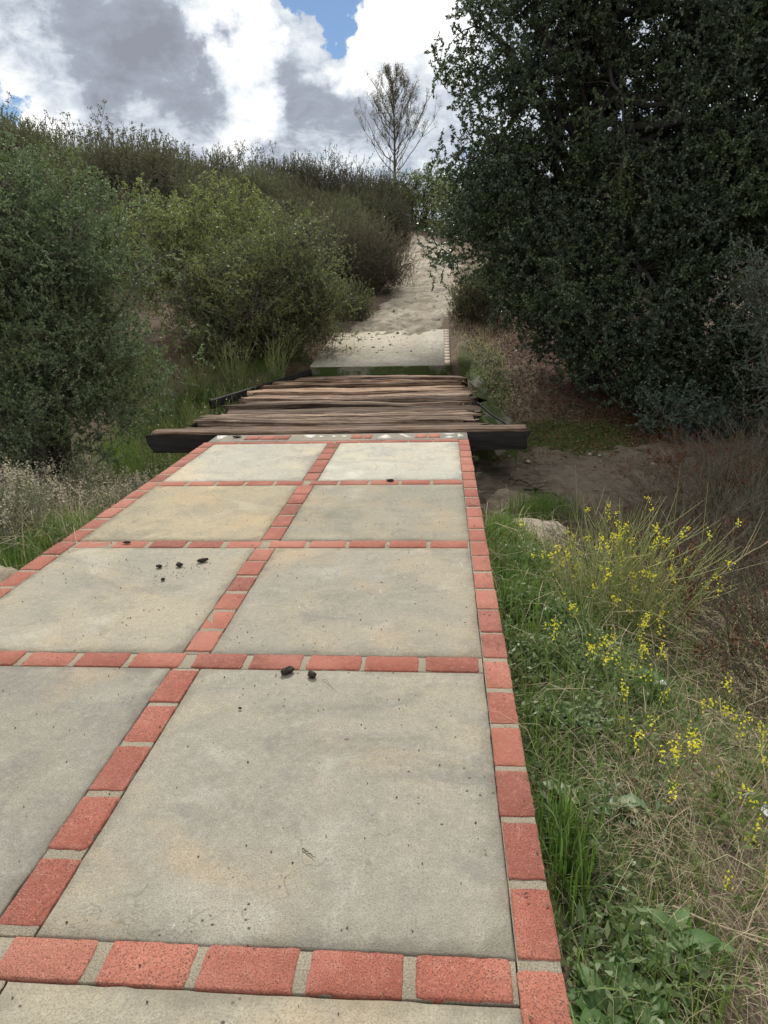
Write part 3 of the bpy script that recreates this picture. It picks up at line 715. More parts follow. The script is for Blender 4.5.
# --- yellow-green shrub behind it
x, y_ = -5.1, 16.4; z_ = gz(x, y_)
plant('yellow_green_shrub', 'bright yellow-green shrub on the slope behind the grey-green scrub oak', 'shrub', (x, y_, z_),
    bush(6, rel([(-5.25, 16.2, 2.65, 1.1, 1.2, 1.0), (-4.3, 16.4, 2.5, .9, 1.1, .8), (-6.3, 16.3, 2.5, 1.2, 1.2, .9), (-5.3, 16., 1.7, 1.5, 1.2, .8), (-4.3, 15.6, 1.6, 1.2, 1., .9)], (x, y_, z_)), (0, 0, 0), 3600, .33, 16, .056, .034, .6, .7, .45, 26, .04, .005, .5, .25, clump=8, cs=.16), M['yellow'], M['twig'])
# --- mid shrub left of the trail
x, y_ = -3.4, 14.6; z_ = gz(x, y_)
plant('rounded_shrub', 'wide twiggy green shrub beside the far slab, olive on top and bare below', 'shrub', (x, y_, z_),
    bush(7, rel([(-3.7, 14.3, 1.35, 1.25, 1.1, 1.1), (-2.95, 14.6, 1.75, .95, 1.0, 1.05), (-4.5, 14.6, 1.2, 1.0, 1.1, .95), (-2.5, 14.5, 1.1, .65, .8, .75), (-3.6, 14.2, .75, 1.3, .9, .6)], (x, y_, z_)), (0, 0, 0), 5200, .34, 16, .046, .025, .55, .7, .45, 44, .035, .005, .45, .2, clump=8, cs=.15), M['mid'], M['twig'])
# --- dry brown shrub beside the trail
def spiky(seed, R, H, n_twig, lpt, L=.05, W=.016, tl=.5, limb=18, lump_=.25, up=1.2, rn=.28):
    return bush(seed, [(0, 0, H*.52, R, R, H*.5), (R*.5, R*.2, H*.42, R*.7, R*.7, H*.42), (-R*.5, -.1*R, H*.45, R*.7, R*.7, H*.45)], (0, 0, 0),
        n_twig, tl, lpt, L, W, up, .75, rn, limb, .028, .006, .45, lump_, zmin=.02, leafdir=.8)
dryv = spiky(20, 1.1, 1.95, 1900, 9, .05, .016, .45, 40, .2, .8, .42)
plant('dry_brown_shrub', 'dry dark brown shrub leaning over the left edge of the dirt trail', 'shrub', at(-1.95, 20.6), dryv, M['dry'], M['drytwig'])
# --- chaparral: a few kinds, copied over the hillside
variants = []
for k in range(5):
    mesh = spiky(30+k, 1.0+.1*k, 1.55+.12*(k % 3), 1150, 13, .060, .026, .38, 14, .22, .75, .42)
    variants.append(mesh)
protos = []
G_HILL = 'chaparral shrubs covering the hillside'
LBL = ['olive-brown chaparral shrub growing among others on the hillside', 'olive-green chaparral shrub growing among others on the hillside']
hx = []
r = np.random.default_rng(44)
tries = 0
while len(hx) < 150 and tries < 6000:
    tries += 1
    y_ = r.uniform(19.0, 46); x = r.uniform(-.72*y_-1, -2.2-.02*y_)
    if abs(x-path_x(y_)) < path_w(y_)+.85 and y_ < 33: continue
    if y_ < 22 and x > -3.4: continue
    if any((x-a)**2+(y_-b)**2 < (1.15 if y_ < 30 else 1.5)**2 for a, b in hx): continue
    hx.append((x, y_))
rx = []
while len(rx) < 34:
    y_ = r.uniform(17.5, 38); x = r.uniform(1.7, .35*y_+2)
    if not any((x-a)**2+(y_-b)**2 < 1.1**2 for a, b in rx): rx.append((x, y_))
hx = hx[:150]+rx
for k, (x, y_) in enumerate(hx):
    v = k % 5; kind = (v % 2)
    if k < 5:
        o = plant('chaparral_shrub', LBL[kind], 'shrub', at(x, y_, -.1), variants[v], M['chamise_b' if kind else 'chamise'], M['drytwig'], G_HILL); protos.append(o)
        o.rotation_euler[2] = r.uniform(0, 6.3)
    else:
        s = r.uniform(.75, 1.25)
        dup(protos[v], at(x, y_, -.1), r.uniform(0, 6.3), (s, s, s*r.uniform(.85, 1.2)))
# the taller dark clump behind the trail's bend
for lab, x, y_, s in [('tall dark chaparral shrub at the top of the trail, left of the bare tree', -5.3, 34.5, 1.75), ('tall dark chaparral shrub directly below the bare tree', -3.3, 33.5, 1.85),
          ('dark chaparral shrub at the bend where the trail disappears', -2.4, 30.2, 1.2), ('broad dark chaparral shrub at the left end of the clump below the bare tree', -7.0, 35.5, 1.55)]:
    plant('chaparral_shrub', lab, 'shrub', at(x, y_, -.15), spiky(400+int(s*100), 1.0*s, 1.7*s, 1700, 14, .07, .026, .5, 26, .2, .9, .36), M['chamise_dark'], M['drytwig'])
# olive trees behind the oak, right of the bare tree
for lab, x, y_, sd in [('olive bushy tree glimpsed between the bare tree and the oak', -1.1, 37, 50), ('olive bushy tree at the top of the trail behind the oak', 1.2, 33, 51)]:
    plant('bushy_tree', lab, 'tree', at(x, y_, -.7), bush(sd, [(0, 0, 1.4, 1.5, 1.5, 1.4), (.6, 0, 2.6, 1.0, 1, 1.), (-.8, .2, 2.4, .9, 1, .9)], (0, 0, 0), 1100, .5, 12, .10, .05, .4, .7, .5, 16, .06, .008), M['mid'], M['bark'])
plant('trailside_shrub', 'small dry green shrub at the right edge of the trail beyond the slab', 'shrub', at(.85, 16.9), spiky(60, .62, 1.2, 900, 11, .05, .016, .36, 14, .2, .9, .4), M['chamise_b'], M['drytwig'])
plant('trailside_shrub', 'small low olive shrub left of the trail just past the wide twiggy shrub', 'shrub', at(-2.1, 17.4), spiky(61, .5, .9, 420, 10, .05, .016, .35, 14), M['mid'], M['drytwig'])

# --- dry flower stalks on the ridge
def stalks(seed, n, H, R):
    r = np.random.default_rng(seed); w = Geo(); f = Geo()
    b = np.c_[r.normal(size=(n, 2))*R*.25, np.full(n, -.1)]; tp = np.c_[b[:, :2]*2.5+r.normal(size=(n, 2))*R*.5, H*r.uniform(.6, 1.1, n)]
    mid = (b+tp)/2+np.c_[r.normal(size=(n, 2))*.06, np.zeros(n)]
    tubes(w, np.stack([b, mid, tp], 1), np.tile([.014, .011, .006], (n, 1)), 3)
    k = 4; br = np.repeat(mid*.35+tp*.65, k, 0); e = br + r.normal(size=(n*k, 3))*.14 + np.array([0, 0, .22])
    tubes(w, np.stack([br, (br+e)/2, e], 1), np.tile([.007, .006, .004], (n*k, 1)), 3)
    c = np.repeat(np.concatenate([tp, e]), 9, 0); c = c+r.normal(size=c.shape)*.035
    leaves(w, c, r.normal(size=c.shape), .06, .045, r.random(len(c)), m=1, rnd=r)
    return w.mesh('dry_flower_stalk')
G_ST = 'dry flower stalks along the ridge'
sv = [stalks(70+k, 9, 2.6, .8) for k in range(3)]; sp = []
r = np.random.default_rng(8)
for k in range(22):
    u = k/21.; x = -17.5+u*9.2+r.normal()*.3; y_ = 29.5+u*7+r.normal()*.5
    if k < 3:
        o = link('dry_flower_stalk', sv[k], [M['drytwig'], M['dry']]); o.location = at(x, y_, .2); sp.append(tag(o, 'tall dry flower stalks standing against the sky on the ridge', 'plant', G_ST))
    else:
        s = r.uniform(.75, 1.15); dup(sp[k % 3], at(x, y_, .2), r.uniform(0, 6), (s, s, s))

# --- bare tree
def bare_tree():
    r = np.random.default_rng(9); w = Geo(); f = Geo(); H = 7.0
    t = np.linspace(0, 1, 14); tr = np.stack([.12*np.sin(t*3)*t, .05*t, -.3+(H+.3)*t], -1)
    tubes(w, tr[None], (.085*(1-t)**.8+.012)[None], 7)
    tips = []; P = []; R = []
    for k in range(34):
        h = .36+.61*(k/33.)**.9; a = k*2.4+r.normal()*.3
        s = np.array([np.interp(h, t, tr[:, c]) for c in range(3)])
        L = (4.3*(1-h)+.5)*r.uniform(.8, 1.1); up = .75+.6*h
        d = unit(np.array([math.cos(a), math.sin(a), up]))
        tt = np.linspace(0, 1, 8)[:, None]
        pth = s + d*L*tt + np.array([0, 0, .22])*L*tt**2 + np.cumsum(r.normal(size=(8, 3))*.045, 0)
        P.append(pth); R.append(np.linspace(.034*(1-h*.5), .009, 8)); tips.append(pth[-1])
        for q in range(11):
            j = r.integers(1, 8); b = pth[j]; dd = unit(d+r.normal(size=3)*.45+np.array([0, 0, .4])); l2 = L*.30*r.uniform(.5, 1.2)
            p2 = b + dd*l2*tt + np.array([0, 0, .15])*l2*tt**2
            P.append(p2); R.append(np.linspace(.012, .006, 8)); tips.append(p2[-1])
    tubes(w, np.array(P), np.array(R), 4)
    tips = np.array(tips); top = tips[(tips[:, 2] > 3.9)]
    c = np.repeat(top, 26, 0); c = c + r.normal(size=c.shape)*np.array([.05, .05, .10])
    leaves(f, c, r.normal(size=c.shape)*.5+np.array([0, 0, .8]), .13, .016, r.random(len(c)), rnd=r)
    return f.mesh('needle_tuft'), w.mesh('trunk', True)
plant('bare_tree', 'bare dead tree with upswept branches on the skyline above the trail', 'tree', at(-2.5, 42, -.1), bare_tree(), M['dry'], M['deadwood'], woodname='trunk', leafname='needle_tuft')

# --- grey sage and weeds on the left
def sage(seed, R, H, n, heads=True):
    r = np.random.default_rng(seed)
    lf, wd = bush(seed, [(0, 0, H*.45, R, R, H*.5)], (0, 0, 0), n, H*.5, 14, .030, .009, 1.0, .7, .4, 22, .006, .002, .3, .3, zmin=.0, leafdir=.9)
    f = Geo(); k = n//7; a = r.uniform(0, 2*PI, k); rr = R*np.sqrt(r.random(k)); b = np.c_[rr*np.cos(a), rr*np.sin(a), H*(.72+.3*r.random(k))*(1-.28*(rr/R)**2)]
    c = np.repeat(b, 14, 0) + r.normal(size=(k*14, 3))*np.array([.012, .012, .040])
    leaves(f, c, r.normal(size=c.shape)+np.array([0, 0, .5]), .020, .012, r.random(len(c)), rnd=r)
    return lf, wd, f.mesh('flower_head')
G_SG = 'grey sage plants along the left side of the driveway'
SG = [('grey sage bush nearest the camera on the left, its foot in green grass', -2.95, 4.35, .42, .62), ('grey sage bush in the middle of the row left of the driveway', -3.35, 5.2, .5, .72),
      ('sparse grey sage bush tight against the left brick border', -2.80, 5.55, .34, .55), ('tallest pale-headed sage bush before the dark end beam', -3.15, 6.55, .5, .85),
      ('grey sage bush at the left picture edge under the scrub oak', -4.1, 6.0, .55, .75), ('small pale sage bush just left of the end beam', -2.85, 7.0, .34, .55), ('grey sage bush half hidden under the scrub oak skirt', -4.2, 7.3, .55, .8)]
for k, (lab, x, y_, R_, H_) in enumerate(SG):
    lf, wd, fh = sage(90+k, R_, H_, 420)
    o = plant('sage_bush', lab, 'bush', at(x, y_, -.03), (lf, wd), M['sage'], M['drytwig']); link('flower_heads', fh, M['sage_fl'], o)['kind'] = 'stuff'
    o['group'] = G_SG
def weed(seed, n, H, R, lm_, L, W, lp, fl, flm, tilt=.35, fln=10, fls=.012, sr=.0035, flspread=.02, topfl=.35, branch=3, topf2=.6, heads=False):
    """upright stems with leaves and small flowers: (leaves, stems, flowers)"""
    r = np.random.default_rng(seed); lf = Geo(); st = Geo(); f = Geo()
    a = r.uniform(0, 2*PI, n); rad = R*.25*np.sqrt(r.random(n)); b = np.c_[rad*np.cos(a), rad*np.sin(a), np.full(n, -.04)]
    h = H*r.uniform(.55, 1.08, n); lean = r.normal(size=(n, 2))*tilt
    tp = b + np.c_[lean*h[:, None]+b[:, :2]*1.2, h]
    md = (b+tp)/2 + np.c_[-lean*h[:, None]*.16, h*.05] + r.normal(size=(n, 3))*.012
    t = np.linspace(0, 1, 6)[None, :, None]
    C = b[:, None]*(1-t)**2 + 2*md[:, None]*t*(1-t)+tp[:, None]*t**2
    tubes(st, C, np.tile(np.linspace(sr, sr*.4, 6), (n, 1)), 3, r.random(n))
    tips = [tp]
    if branch:
        j = r.random((n, branch))*.5+.42
        pb = b[:, None]*(1-j[..., None])**2 + 2*md[:, None]*(j*(1-j))[..., None]+tp[:, None]*j[..., None]**2
        e = pb + (r.normal(size=(n, branch, 3))*.35+unit(tp-b)[:, None]*.9)*(h[:, None]*.30*r.uniform(.6, 1.1, (n, branch)))[..., None]
        pb = pb.reshape(-1, 3); e = e.reshape(-1, 3)
        tubes(st, np.stack([pb, (pb+e)/2+np.array([0, 0, -.008]), e], 1), np.tile([sr*.55, sr*.45, sr*.3], (len(e), 1)), 3, r.random(len(e))); tips.append(e)
    tips = np.concatenate(tips)
    if lp:
        tt = r.random((n, lp))**1.3*.9; tt = tt[..., None]
        c = (b[:, None]*(1-tt)**2 + 2*md[:, None]*tt*(1-tt)+tp[:, None]*tt**2).reshape(-1, 3)
        sz = (1.15-.8*tt.ravel())
        leaves(lf, c, r.normal(size=c.shape)*.6+np.array([0, 0, .35]), L*sz, W*sz, r.random(len(c)), rnd=r)
    if fl:
        sel = tips[r.random(len(tips)) < topf2]
        if heads:
            hd = []
            for q in sel[:100]:
                f = Geo(); c = q + r.normal(size=(fln, 3))*np.array([flspread*.6, flspread*.6, flspread])
                c[0] = q; leaves(f, c, r.normal(size=c.shape)+np.array([0, 0, .4]), fls*1.1, fls, r.random(len(c)), rnd=r); hd.append(f.mesh('flower_head'))
            return lf.mesh('leaves'), st.mesh('stems', True), hd
        c = np.repeat(sel, fln, 0) + r.normal(size=(len(sel)*fln, 3))*np.array([flspread*.6, flspread*.6, flspread])
        leaves(f, c, r.normal(size=c.shape)+np.array([0, 0, .4]), fls, fls*.9, r.random(len(c)), rnd=r)
    return lf.mesh('leaves'), st.mesh('stems', True), f.mesh('flowers') if fl else None
def herb(name, label, cat, loc, ms, lm_, sm_, fm_=None, group=None, rz=0):
    o = thing(name, label, cat, loc, rz, group)
    link('leaves', ms[0], lm_, o); link('stems', ms[1], sm_, o)
    if isinstance(ms[2], list):
        for fl in ms[2]: link('flower_head', fl, fm_, o)
    elif ms[2] is not None: link('flowers', ms[2], fm_, o)['kind'] = 'stuff'
    return o
G_WD = 'green weeds on the bank left of the bridge'
wv_ = [weed(110+k, 34, .95, .5, None, .07, .016, 16, True, None, .18, 4, .014, topf2=.10) for k in range(3)]
WL = [(-3.5, 9.4), (-4.1, 10.0), (-3.6, 10.4), (-4.6, 10.8), (-4.0, 11.2), (-3.4, 11.4), (-4.9, 11.9), (-4.3, 12.3), (-3.7, 12.6), (-5.4, 12.6), (-3.75, 8.7), (-2.95, 9.9), (-3.2, 8.5), (-3.0, 12.9)]
wp = []
for k, (x, y_) in enumerate(WL):
    if k < 3: wp.append(herb('flowering_weed', 'upright green weed with tiny pale flowers on the bank left of the bridge', 'weed', at(x, y_), wv_[k], M['weed'], M['stem'], M['white_fl'], G_WD))
    else: dup(wp[k % 3], at(x, y_), k*1.3, (1, 1, random.uniform(.7, 1.05)))

# --- mustard plants on the right
G_MU = 'yellow mustard plants beside the driveway'
MU = [('tall mustard plant with many yellow flower spikes in the middle of the right verge', .98, 3.55, .72, 90, .36), ('mustard plant leaning right from the big yellow clump toward the brown brush', 1.18, 3.75, .66, 60, .36),
      ('mustard plant at the back of the big yellow clump', 1.02, 4.1, .68, 50, .3), ('short mustard plant between the big yellow clump and the brick border', .72, 3.3, .50, 22, .32),
      ('mustard plant on the left flank of the big yellow clump', .78, 3.75, .58, 28, .3),
      ('mustard plant with bright flowers among straw at the lower right', .92, 1.92, .36, 26, .45), ('sprawling mustard plant at the right picture edge above the bare dirt', 1.08, 2.12, .36, 24, .5),
      ('slender mustard plant behind the broad grey-green leaf clump', .74, 2.65, .42, 20, .35), ('mustard plant with one tall bright spike near the white scrap', .72, 2.25, .36, 15, .25), ('small mustard plant low in the straw at the lower right', .82, 1.62, .26, 8, .5)]
for k, (lab, x, y_, H_, n, tl_) in enumerate(MU):
    nr = k > 4
    ms = weed(130+k, n, H_, .35, None, .05, .016, 7, True, None, tl_, 12, .0105 if not nr else .0085, (.0027 if not nr else .0018), .015, branch=2 if nr else 3, topf2=.30 if nr else .10, heads=True)
    herb('mustard_plant', lab, 'plant', at(x, y_), ms, M['weed'], M['stem'], M['yellow_fl'], G_MU)

# --- dry brush on the right
def brush(seed, n, H, R, lp=3):
    return weed(seed, int(n*1.7), H, R, None, .035, .010, lp, False, None, .55, branch=6, sr=.0036)
G_BR = 'dry twiggy brush on the right bank'
BR = [('dry grey twiggy brush behind the mustard clump', 1.75, 4.9, .62), ('dry brown brush at the right edge beside the rust-headed buckwheat', 2.6, 5.2, .7), ('pale arching dry brush above the creek sand', 2.55, 6.7, .75),
      ('dark twiggy brush nearest the right edge below the mustard height', 2.05, 3.7, .62), ('low grey brush beside the bright grass tuft at the creek', 1.55, 6.1, .5), ('tangled grey brush at the far right of the creek sand', 3.3, 7.6, .8), ('small brown brush at the right of the lower mustard plants', 1.75, 2.95, .45),
      ('wide dry brush under the pale shrub at the right edge', 3.9, 8.4, .8), ('thin grey brush right of the boulder', 1.3, 5.4, .42)]
for k, (lab, x, y_, H_) in enumerate(BR):
    ms = brush(150+k, 70, H_, 1.5, 30)
    herb('dry_brush', lab, 'bush', at(x, y_), ms, M['weed'] if k % 2 else M['dry'], M['drytwig'], None, G_BR)
RU = [('rust-headed buckwheat with a few white flowers at the right edge', 2.35, 4.3, .55), ('rust-red buckwheat on the leafy bank under the oak skirt', 3.3, 9.1, .5), ('rust-headed buckwheat behind the pale arching brush', 2.9, 7.9, .5), ('low rust-headed buckwheat right of the mustard clump', 1.75, 4.1, .40)]
for k, (lab, x, y_, H_) in enumerate(RU):
    ms = weed(170+k, 70, H_, 1.6, None, .02, .008, 8, True, None, .5, 12, .016, .003, .02, branch=4, topf2=.6)
    herb('buckwheat', lab, 'plant', at(x, y_), ms, M['dry'], M['drytwig'], M['rust'], 'rust-headed buckwheat on the right bank')

# --- broad-leaved plants
def dock(seed, n, L, W, up):
    r = np.random.default_rng(seed); g = Geo(); st = Geo()
    for k in range(n):
        a = r.uniform(0, 2*PI); l = L*r.uniform(.55, 1.1); w = W*r.uniform(.7, 1.15); u0 = up*r.uniform(.6, 1.3)
        d = np.array([math.cos(a), math.sin(a), 0]); s = np.array([-d[1], d[0], 0]); t = np.linspace(0, 1, 9)
        c = d*(l*(.12+t*.95))[:, None] + np.array([0, 0, 1])*(l*(u0*t-.75*u0*t**2.2))[:, None] + r.normal(size=3)*np.array([.03, .03, 0])
        wd = w*np.sin(np.clip(t*1.02, 0, 1)**.8*PI)**.7*.5 + .002
        wav = .10*w*np.sin(t*16+r.random()*6)
        V = np.stack([c-s*wd[:, None]+np.array([0, 0, 1])*(wd*.35+wav)[:, None], c, c+s*wd[:, None]+np.array([0, 0, 1])*(wd*.35-wav)[:, None]], 1).reshape(-1, 3)
        i = np.arange(8)*3; g.add(V, np.concatenate([np.stack([i, i+1, i+4, i+3], 1), np.stack([i+1, i+2, i+5, i+4], 1)]), r.random())
        tubes(st, np.stack([np.array([0, 0, -.03]), c[0]*.5, c[0], c[4]])[None], np.full((1, 4), .003), 4)
    return g.mesh('leaves', True), st.mesh('stems', True), None
for k, (lab, x, y_, n, L_, W_, mm_) in enumerate([('broad-leaved green dock plant at the bottom beside the brick border', .40, 1.25, 20, .14, .040, 'broad'), ('dark green dock plant right of the lower grass tuft', .55, 1.42, 18, .15, .036, 'broad'),
        ('clump of broad grey-green leaves beside the brick border', .50, 2.42, 24, .11, .040, 'greyleaf'), ('grey-green leafy plant along the border above the broad leaf clump', .46, 2.9, 18, .14, .05, 'greyleaf'), ('dark leafy clump below the tall mustard', .78, 2.85, 22, .15, .055, 'broad'), ('small single-leaved plant in bare dirt beside the grass tuft', .48, 1.95, 7, .10, .06, 'greyleaf')]):
    herb('broad_leaved_plant', lab, 'plant', at(x, y_), dock(200+k, n, L_, W_, .75), M[mm_], M['stem'], None, 'broad-leaved plants beside the brick border')

# --- grass (stuff)
g = Geo(); r = np.random.default_rng(21)
def scatter(cx, cy, sx, sy, n, H, W, bend=.5, zoff=-.01, wrap=False):
    x = cx+r.normal(size=n)*sx; y_ = cy+r.normal(size=n)*sy
    ok = ((x > XR1+.012) | (x < XL0-.012)) | (y_ > 7.6); x, y_ = x[ok], y_[ok]; n = len(x)
    a = r.uniform(0, 2*PI, n); d = np.c_[np.cos(a), np.sin(a), np.zeros(n)]
    blades(g, np.c_[x, y_, ground_z(x, y_)+zoff], d, H*r.uniform(.4, 1.15, n), W*r.uniform(.6, 1.2, n), np.abs(r.normal(size=n))*bend, np.clip(r.random(n)*.7+.3*fbm(x*3, y_*3), 0, 1), rnd=r)
scatter(.48, 3.4, .13, .6, 1500, .20, .006)
scatter(.42, 4.4, .09, .55, 900, .22, .006)
scatter(.48, 5.3, .09, .3, 500, .22, .006)
scatter(1.10, 7.3, .18, .16, 1500, .30, .007)
scatter(.9, 3.2, .28, .5, 900, .16, .005)
scatter(.37, 1.72, .035, .10, 260, .22, .007, .3)
scatter(.37, 2.2, .05, .4, 420, .14, .005)
scatter(.55, 1.3, .12, .2, 420, .13, .006)
scatter(.95, 2.4, .28, .45, 800, .12, .004)
scatter(.90, 2.7, .03, .04, 90, .20, .006, .3)
scatter(1.3, 3.6, .25, .4, 900, .24, .005)
scatter(-2.75, 3.7, .22, .8, 3600, .24, .005)
scatter(-2.9, 5.2, .3, .9, 2200, .26, .005)
scatter(1.9, 10.9, .7, .5, 5200, .07, .008)
scatter(.65, 11.6, .22, 1.0, 2600, .08, .008)
scatter(-4.0, 11.0, .8, 1.3, 5200, .38, .009)
scatter(-3.2, 13.6, .5, .8, 1500, .22, .008)
n = 420; x = XR1+.004+np.abs(r.normal(size=n))*.02; y_ = r.uniform(.9, 6.5, n); a_ = r.normal(PI, .8, n)
blades(g, np.c_[x, y_, np.minimum(ground_z(x, y_), -.03)], np.c_[np.cos(a_), np.sin(a_), a_*0], r.uniform(.08, .2, n), .0035, np.abs(r.normal(.7, .3, n)), r.random(n), rnd=r)
o = link('grass', g.mesh('grass'), M['grass']); o['kind'] = 'stuff'
# --- dry straw (stuff)
g = Geo()
def straw(cx, cy, sx, sy, n, H, lie=1.6, W=.003):
    x = cx+r.normal(size=n)*sx; y_ = cy+r.normal(size=n)*sy
    ok = ((x > XR1+.02) | (x < XL0-.02)); x, y_ = x[ok], y_[ok]; n = len(x); a = r.uniform(0, 2*PI, n); d = np.c_[np.cos(a), np.sin(a), np.zeros(n)]
    blades(g, np.c_[x, y_, ground_z(x, y_)+.004], d, H*r.uniform(.4, 1.3, n), W*r.uniform(.6, 1.3, n), np.abs(r.normal(lie, .4, n)), r.random(n), rnd=r)
straw(.95, 1.7, .30, .45, 2300, .075, 1.8, .0012)
straw(.9, 1.9, .3, .5, 500, .16, 1.5, .0015)
straw(1.1, 2.6, .40, .5, 1300, .11, 1.6, .0015)
straw(.62, 1.9, .16, .4, 900, .09, 1.2, .0013)
straw(1.6, 3.6, .6, .7, 1800, .28, 1.2, .003)
straw(1.9, 5.2, .7, .9, 1800, .32, 1.1, .0035)
straw(-3.2, 4.8, .5, 1.2, 2000, .40, .8, .003)
straw(-3.3, 6.6, .5, .7, 900, .5, .7, .0035)
straw(-.4, 20, 1.2, 3.5, 1600, .14, 1.4, .007); straw(.8, 16, .4, 1.3, 900, .2, 1., .007); straw(-2.4, 16.6, .6, .8, 700, .22, 1., .007); straw(-1.2, 16.3, .6, .35, 500, .12, 1.5, .006)
o = link('dry_straw', g.mesh('dry_straw'), M['straw']); o['kind'] = 'stuff'
g = Geo()
def cover(cx, cy, sx, sy, n, L, H=.10):
    x = cx+r.normal(size=n)*sx; y_ = cy+r.normal(size=n)*sy; ok = (x > XR1+.015); x, y_ = x[ok], y_[ok]; n = len(x)
    dn = np.clip(.5+.9*fbm(x*5, y_*5), 0, 1); ok = r.random(n) < dn+.1; x, y_, dn = x[ok], y_[ok], dn[ok]; n = len(x)
    leaves(g, np.c_[x, y_, ground_z(x, y_)+H*dn*r.random(n)**.8], np.c_[r.normal(size=(n, 2)), r.normal(size=n)*.4+.35], L*r.uniform(.5, 1.3, n), L*.36, r.random(n), rnd=r)
cover(.46, 2.7, .12, .7, 4200, .040, .16); cover(.60, 3.4, .22, .6, 3200, .045, .16); cover(.5, 1.5, .12, .35, 900, .04, .08); cover(.95, 2.9, .3, .5, 2400, .038, .14); cover(.95, 1.9, .28, .4, 1300, .028, .10); cover(.62, 2.0, .16, .5, 1400, .032, .12); cover(.42, 4.6, .1, .6, 900, .045, .12)
o = link('ground_cover', g.mesh('ground_cover'), M['weedcover']); o['kind'] = 'stuff'
# --- dead leaves (stuff)
g = Geo()
def lit_(cx, cy, sx, sy, n, L):
    x = cx+r.normal(size=n)*sx; y_ = cy+r.normal(size=n)*sy; ok = ((x > XR1+.05) | (x < XL0-.05)) & ~((x < .5) & (x > -2.9) & (y_ < 16.6)); x, y_ = x[ok], y_[ok]; n = len(x)
    leaves(g, np.c_[x, y_, ground_z(x, y_)+.012+.01*r.random(n)], np.c_[r.normal(size=(n, 2)), r.normal(size=n)*.25], L*r.uniform(.6, 1.3, n), L*.5, r.random(n), rnd=r, nrm=np.c_[r.normal(size=(n, 2))*.3, np.ones(n)])
lit_(2.6, 11.4, 1.4, 1.0, 7000, .05); lit_(4.2, 10., 1.3, 1.2, 4000, .05); lit_(1.2, 12.6, .5, 1.0, 1500, .05); lit_(1.0, 2.0, .35, .7, 500, .02); lit_(2.6, 7.4, 1., 1.3, 2200, .035); lit_(-3, 14, 1.5, 1.0, 2500, .045); lit_(.4, 18, .7, 2, 900, .05); lit_(-.5, 20, 1.2, 4, 1600, .045); lit_(-.6, 27, .9, 3, 700, .05); lit_(1.6, 15.5, .8, 1.2, 2500, .05)
n = 130; x = np.where(r.random(n) < .6, XR1-np.abs(r.normal(size=n))*.07, XL0+np.abs(r.normal(size=n))*.09); y_ = r.uniform(.9, 7.2, n)
leaves(g, np.c_[x, y_, .004+.004*r.random(n)], np.c_[r.normal(size=(n, 2)), r.normal(size=n)*.08], .016*r.uniform(.5, 1.3, n), .007, r.random(n), rnd=r, nrm=np.c_[r.normal(size=(n, 2))*.15, np.ones(n)])
o = link('leaf_litter', g.mesh('leaf_litter'), M['litter']); o['kind'] = 'stuff'

# ------------------------------------------------------------------ small things
o = link('boulder', lump('boulder', (.36, .30, .12), 3.3, M['boulder'], .22), M['boulder']); o.location = (.72, 5.6, gz(.72, 5.6)+.09); tag(o, 'flat tan boulder between the driveway and the creek', 'boulder')
o = link('stone', lump('stone', (.12, .16, .09), 7.7, M['boulder'], .2), M['boulder']); o.location = (-2.52, 3.50, -.05); tag(o, 'small tan stone against the left brick border', 'stone')
DR = [('larger dark dropping with a pointed end on the front panel below the brick band', -.625, 2.50, .034, .017, .016, .7), ('second dark dropping on the front panel, just right of the pointed one', -.52, 2.475, .024, .017, .015, -.8), 
      ('longest dark dropping on the left panel, rightmost of the group', -1.37, 3.70, .034, .018, .014, .5), ('dark dropping in the middle of the group on the left panel', -1.48, 3.63, .024, .019, .014, .1), ('dark dropping at the left of the group on the left panel', -1.59, 3.61, .020, .014, .012, -.3),
      ('small dark dropping nearest the camera in the left panel group', -1.50, 3.43, .014, .010, .009, .2), ('tiny dark crumb alone in the upper left of the front panel', -.75, 2.24, .008, .006, .005, 0),
      ('flat dark oval lump on the inlaid strip at the end of the driveway', -2.13, 7.16, .05, .030, .012, 0), ('small dark crumb on the far brick band near its middle', -.4, 5.40, .035, .018, .014, 0), ('dark crumb on the brick band behind the left panel', -1.95, 4.0, .03, .014, .01, 0.)]
for k, (lab, x, y_, a, b, c, rz) in enumerate(DR):
    o = link('dropping', lump('dropping', (a, b, c), 2.1*k+.4, M['dropping'], .35, 18, 12, 2.4), M['dropping']); o.location = (x, y_, .003+c*.7); o.rotation_euler = (0, 0, rz); o.scale = (.85, .85, .85); tag(o, lab, 'dropping', 'dark droppings on the driveway')
# crumbs and grit scattered on the driveway
g = Geo(); r = np.random.default_rng(77); n = 900
x = r.uniform(XL0+.05, XR1-.05, n); y_ = r.uniform(-.1, 6.8, n)
nr = 60; x[:nr] = -1.5+r.normal(size=nr)*.12; y_[:nr] = 3.58+r.normal(size=nr)*.08
for k in range(n):
    s = r.uniform(.0012, .0034); th = r.uniform(0, 6.28, 5); p = np.c_[np.cos(np.sort(th)), np.sin(np.sort(th))]*s
    V = np.concatenate([np.c_[p*1.1+[x[k], y_[k]], np.full(5, -.004)], np.c_[p*.7+[x[k], y_[k]], np.full(5, .001+s*.9)]]); j = np.arange(5); j2 = (j+1) % 5
    g.add(V, np.stack([j, j2, j2+5, j+5], 1), r.random()); g.F.append(np.arange(5, 10)[None]+g.n-10); g.T.append(np.array([r.random()])); g.M.append(np.array([0]))
o = link('grit', g.mesh('grit'), M['litter']); o['kind'] = 'stuff'
g = Geo(); r = np.random.default_rng(31)
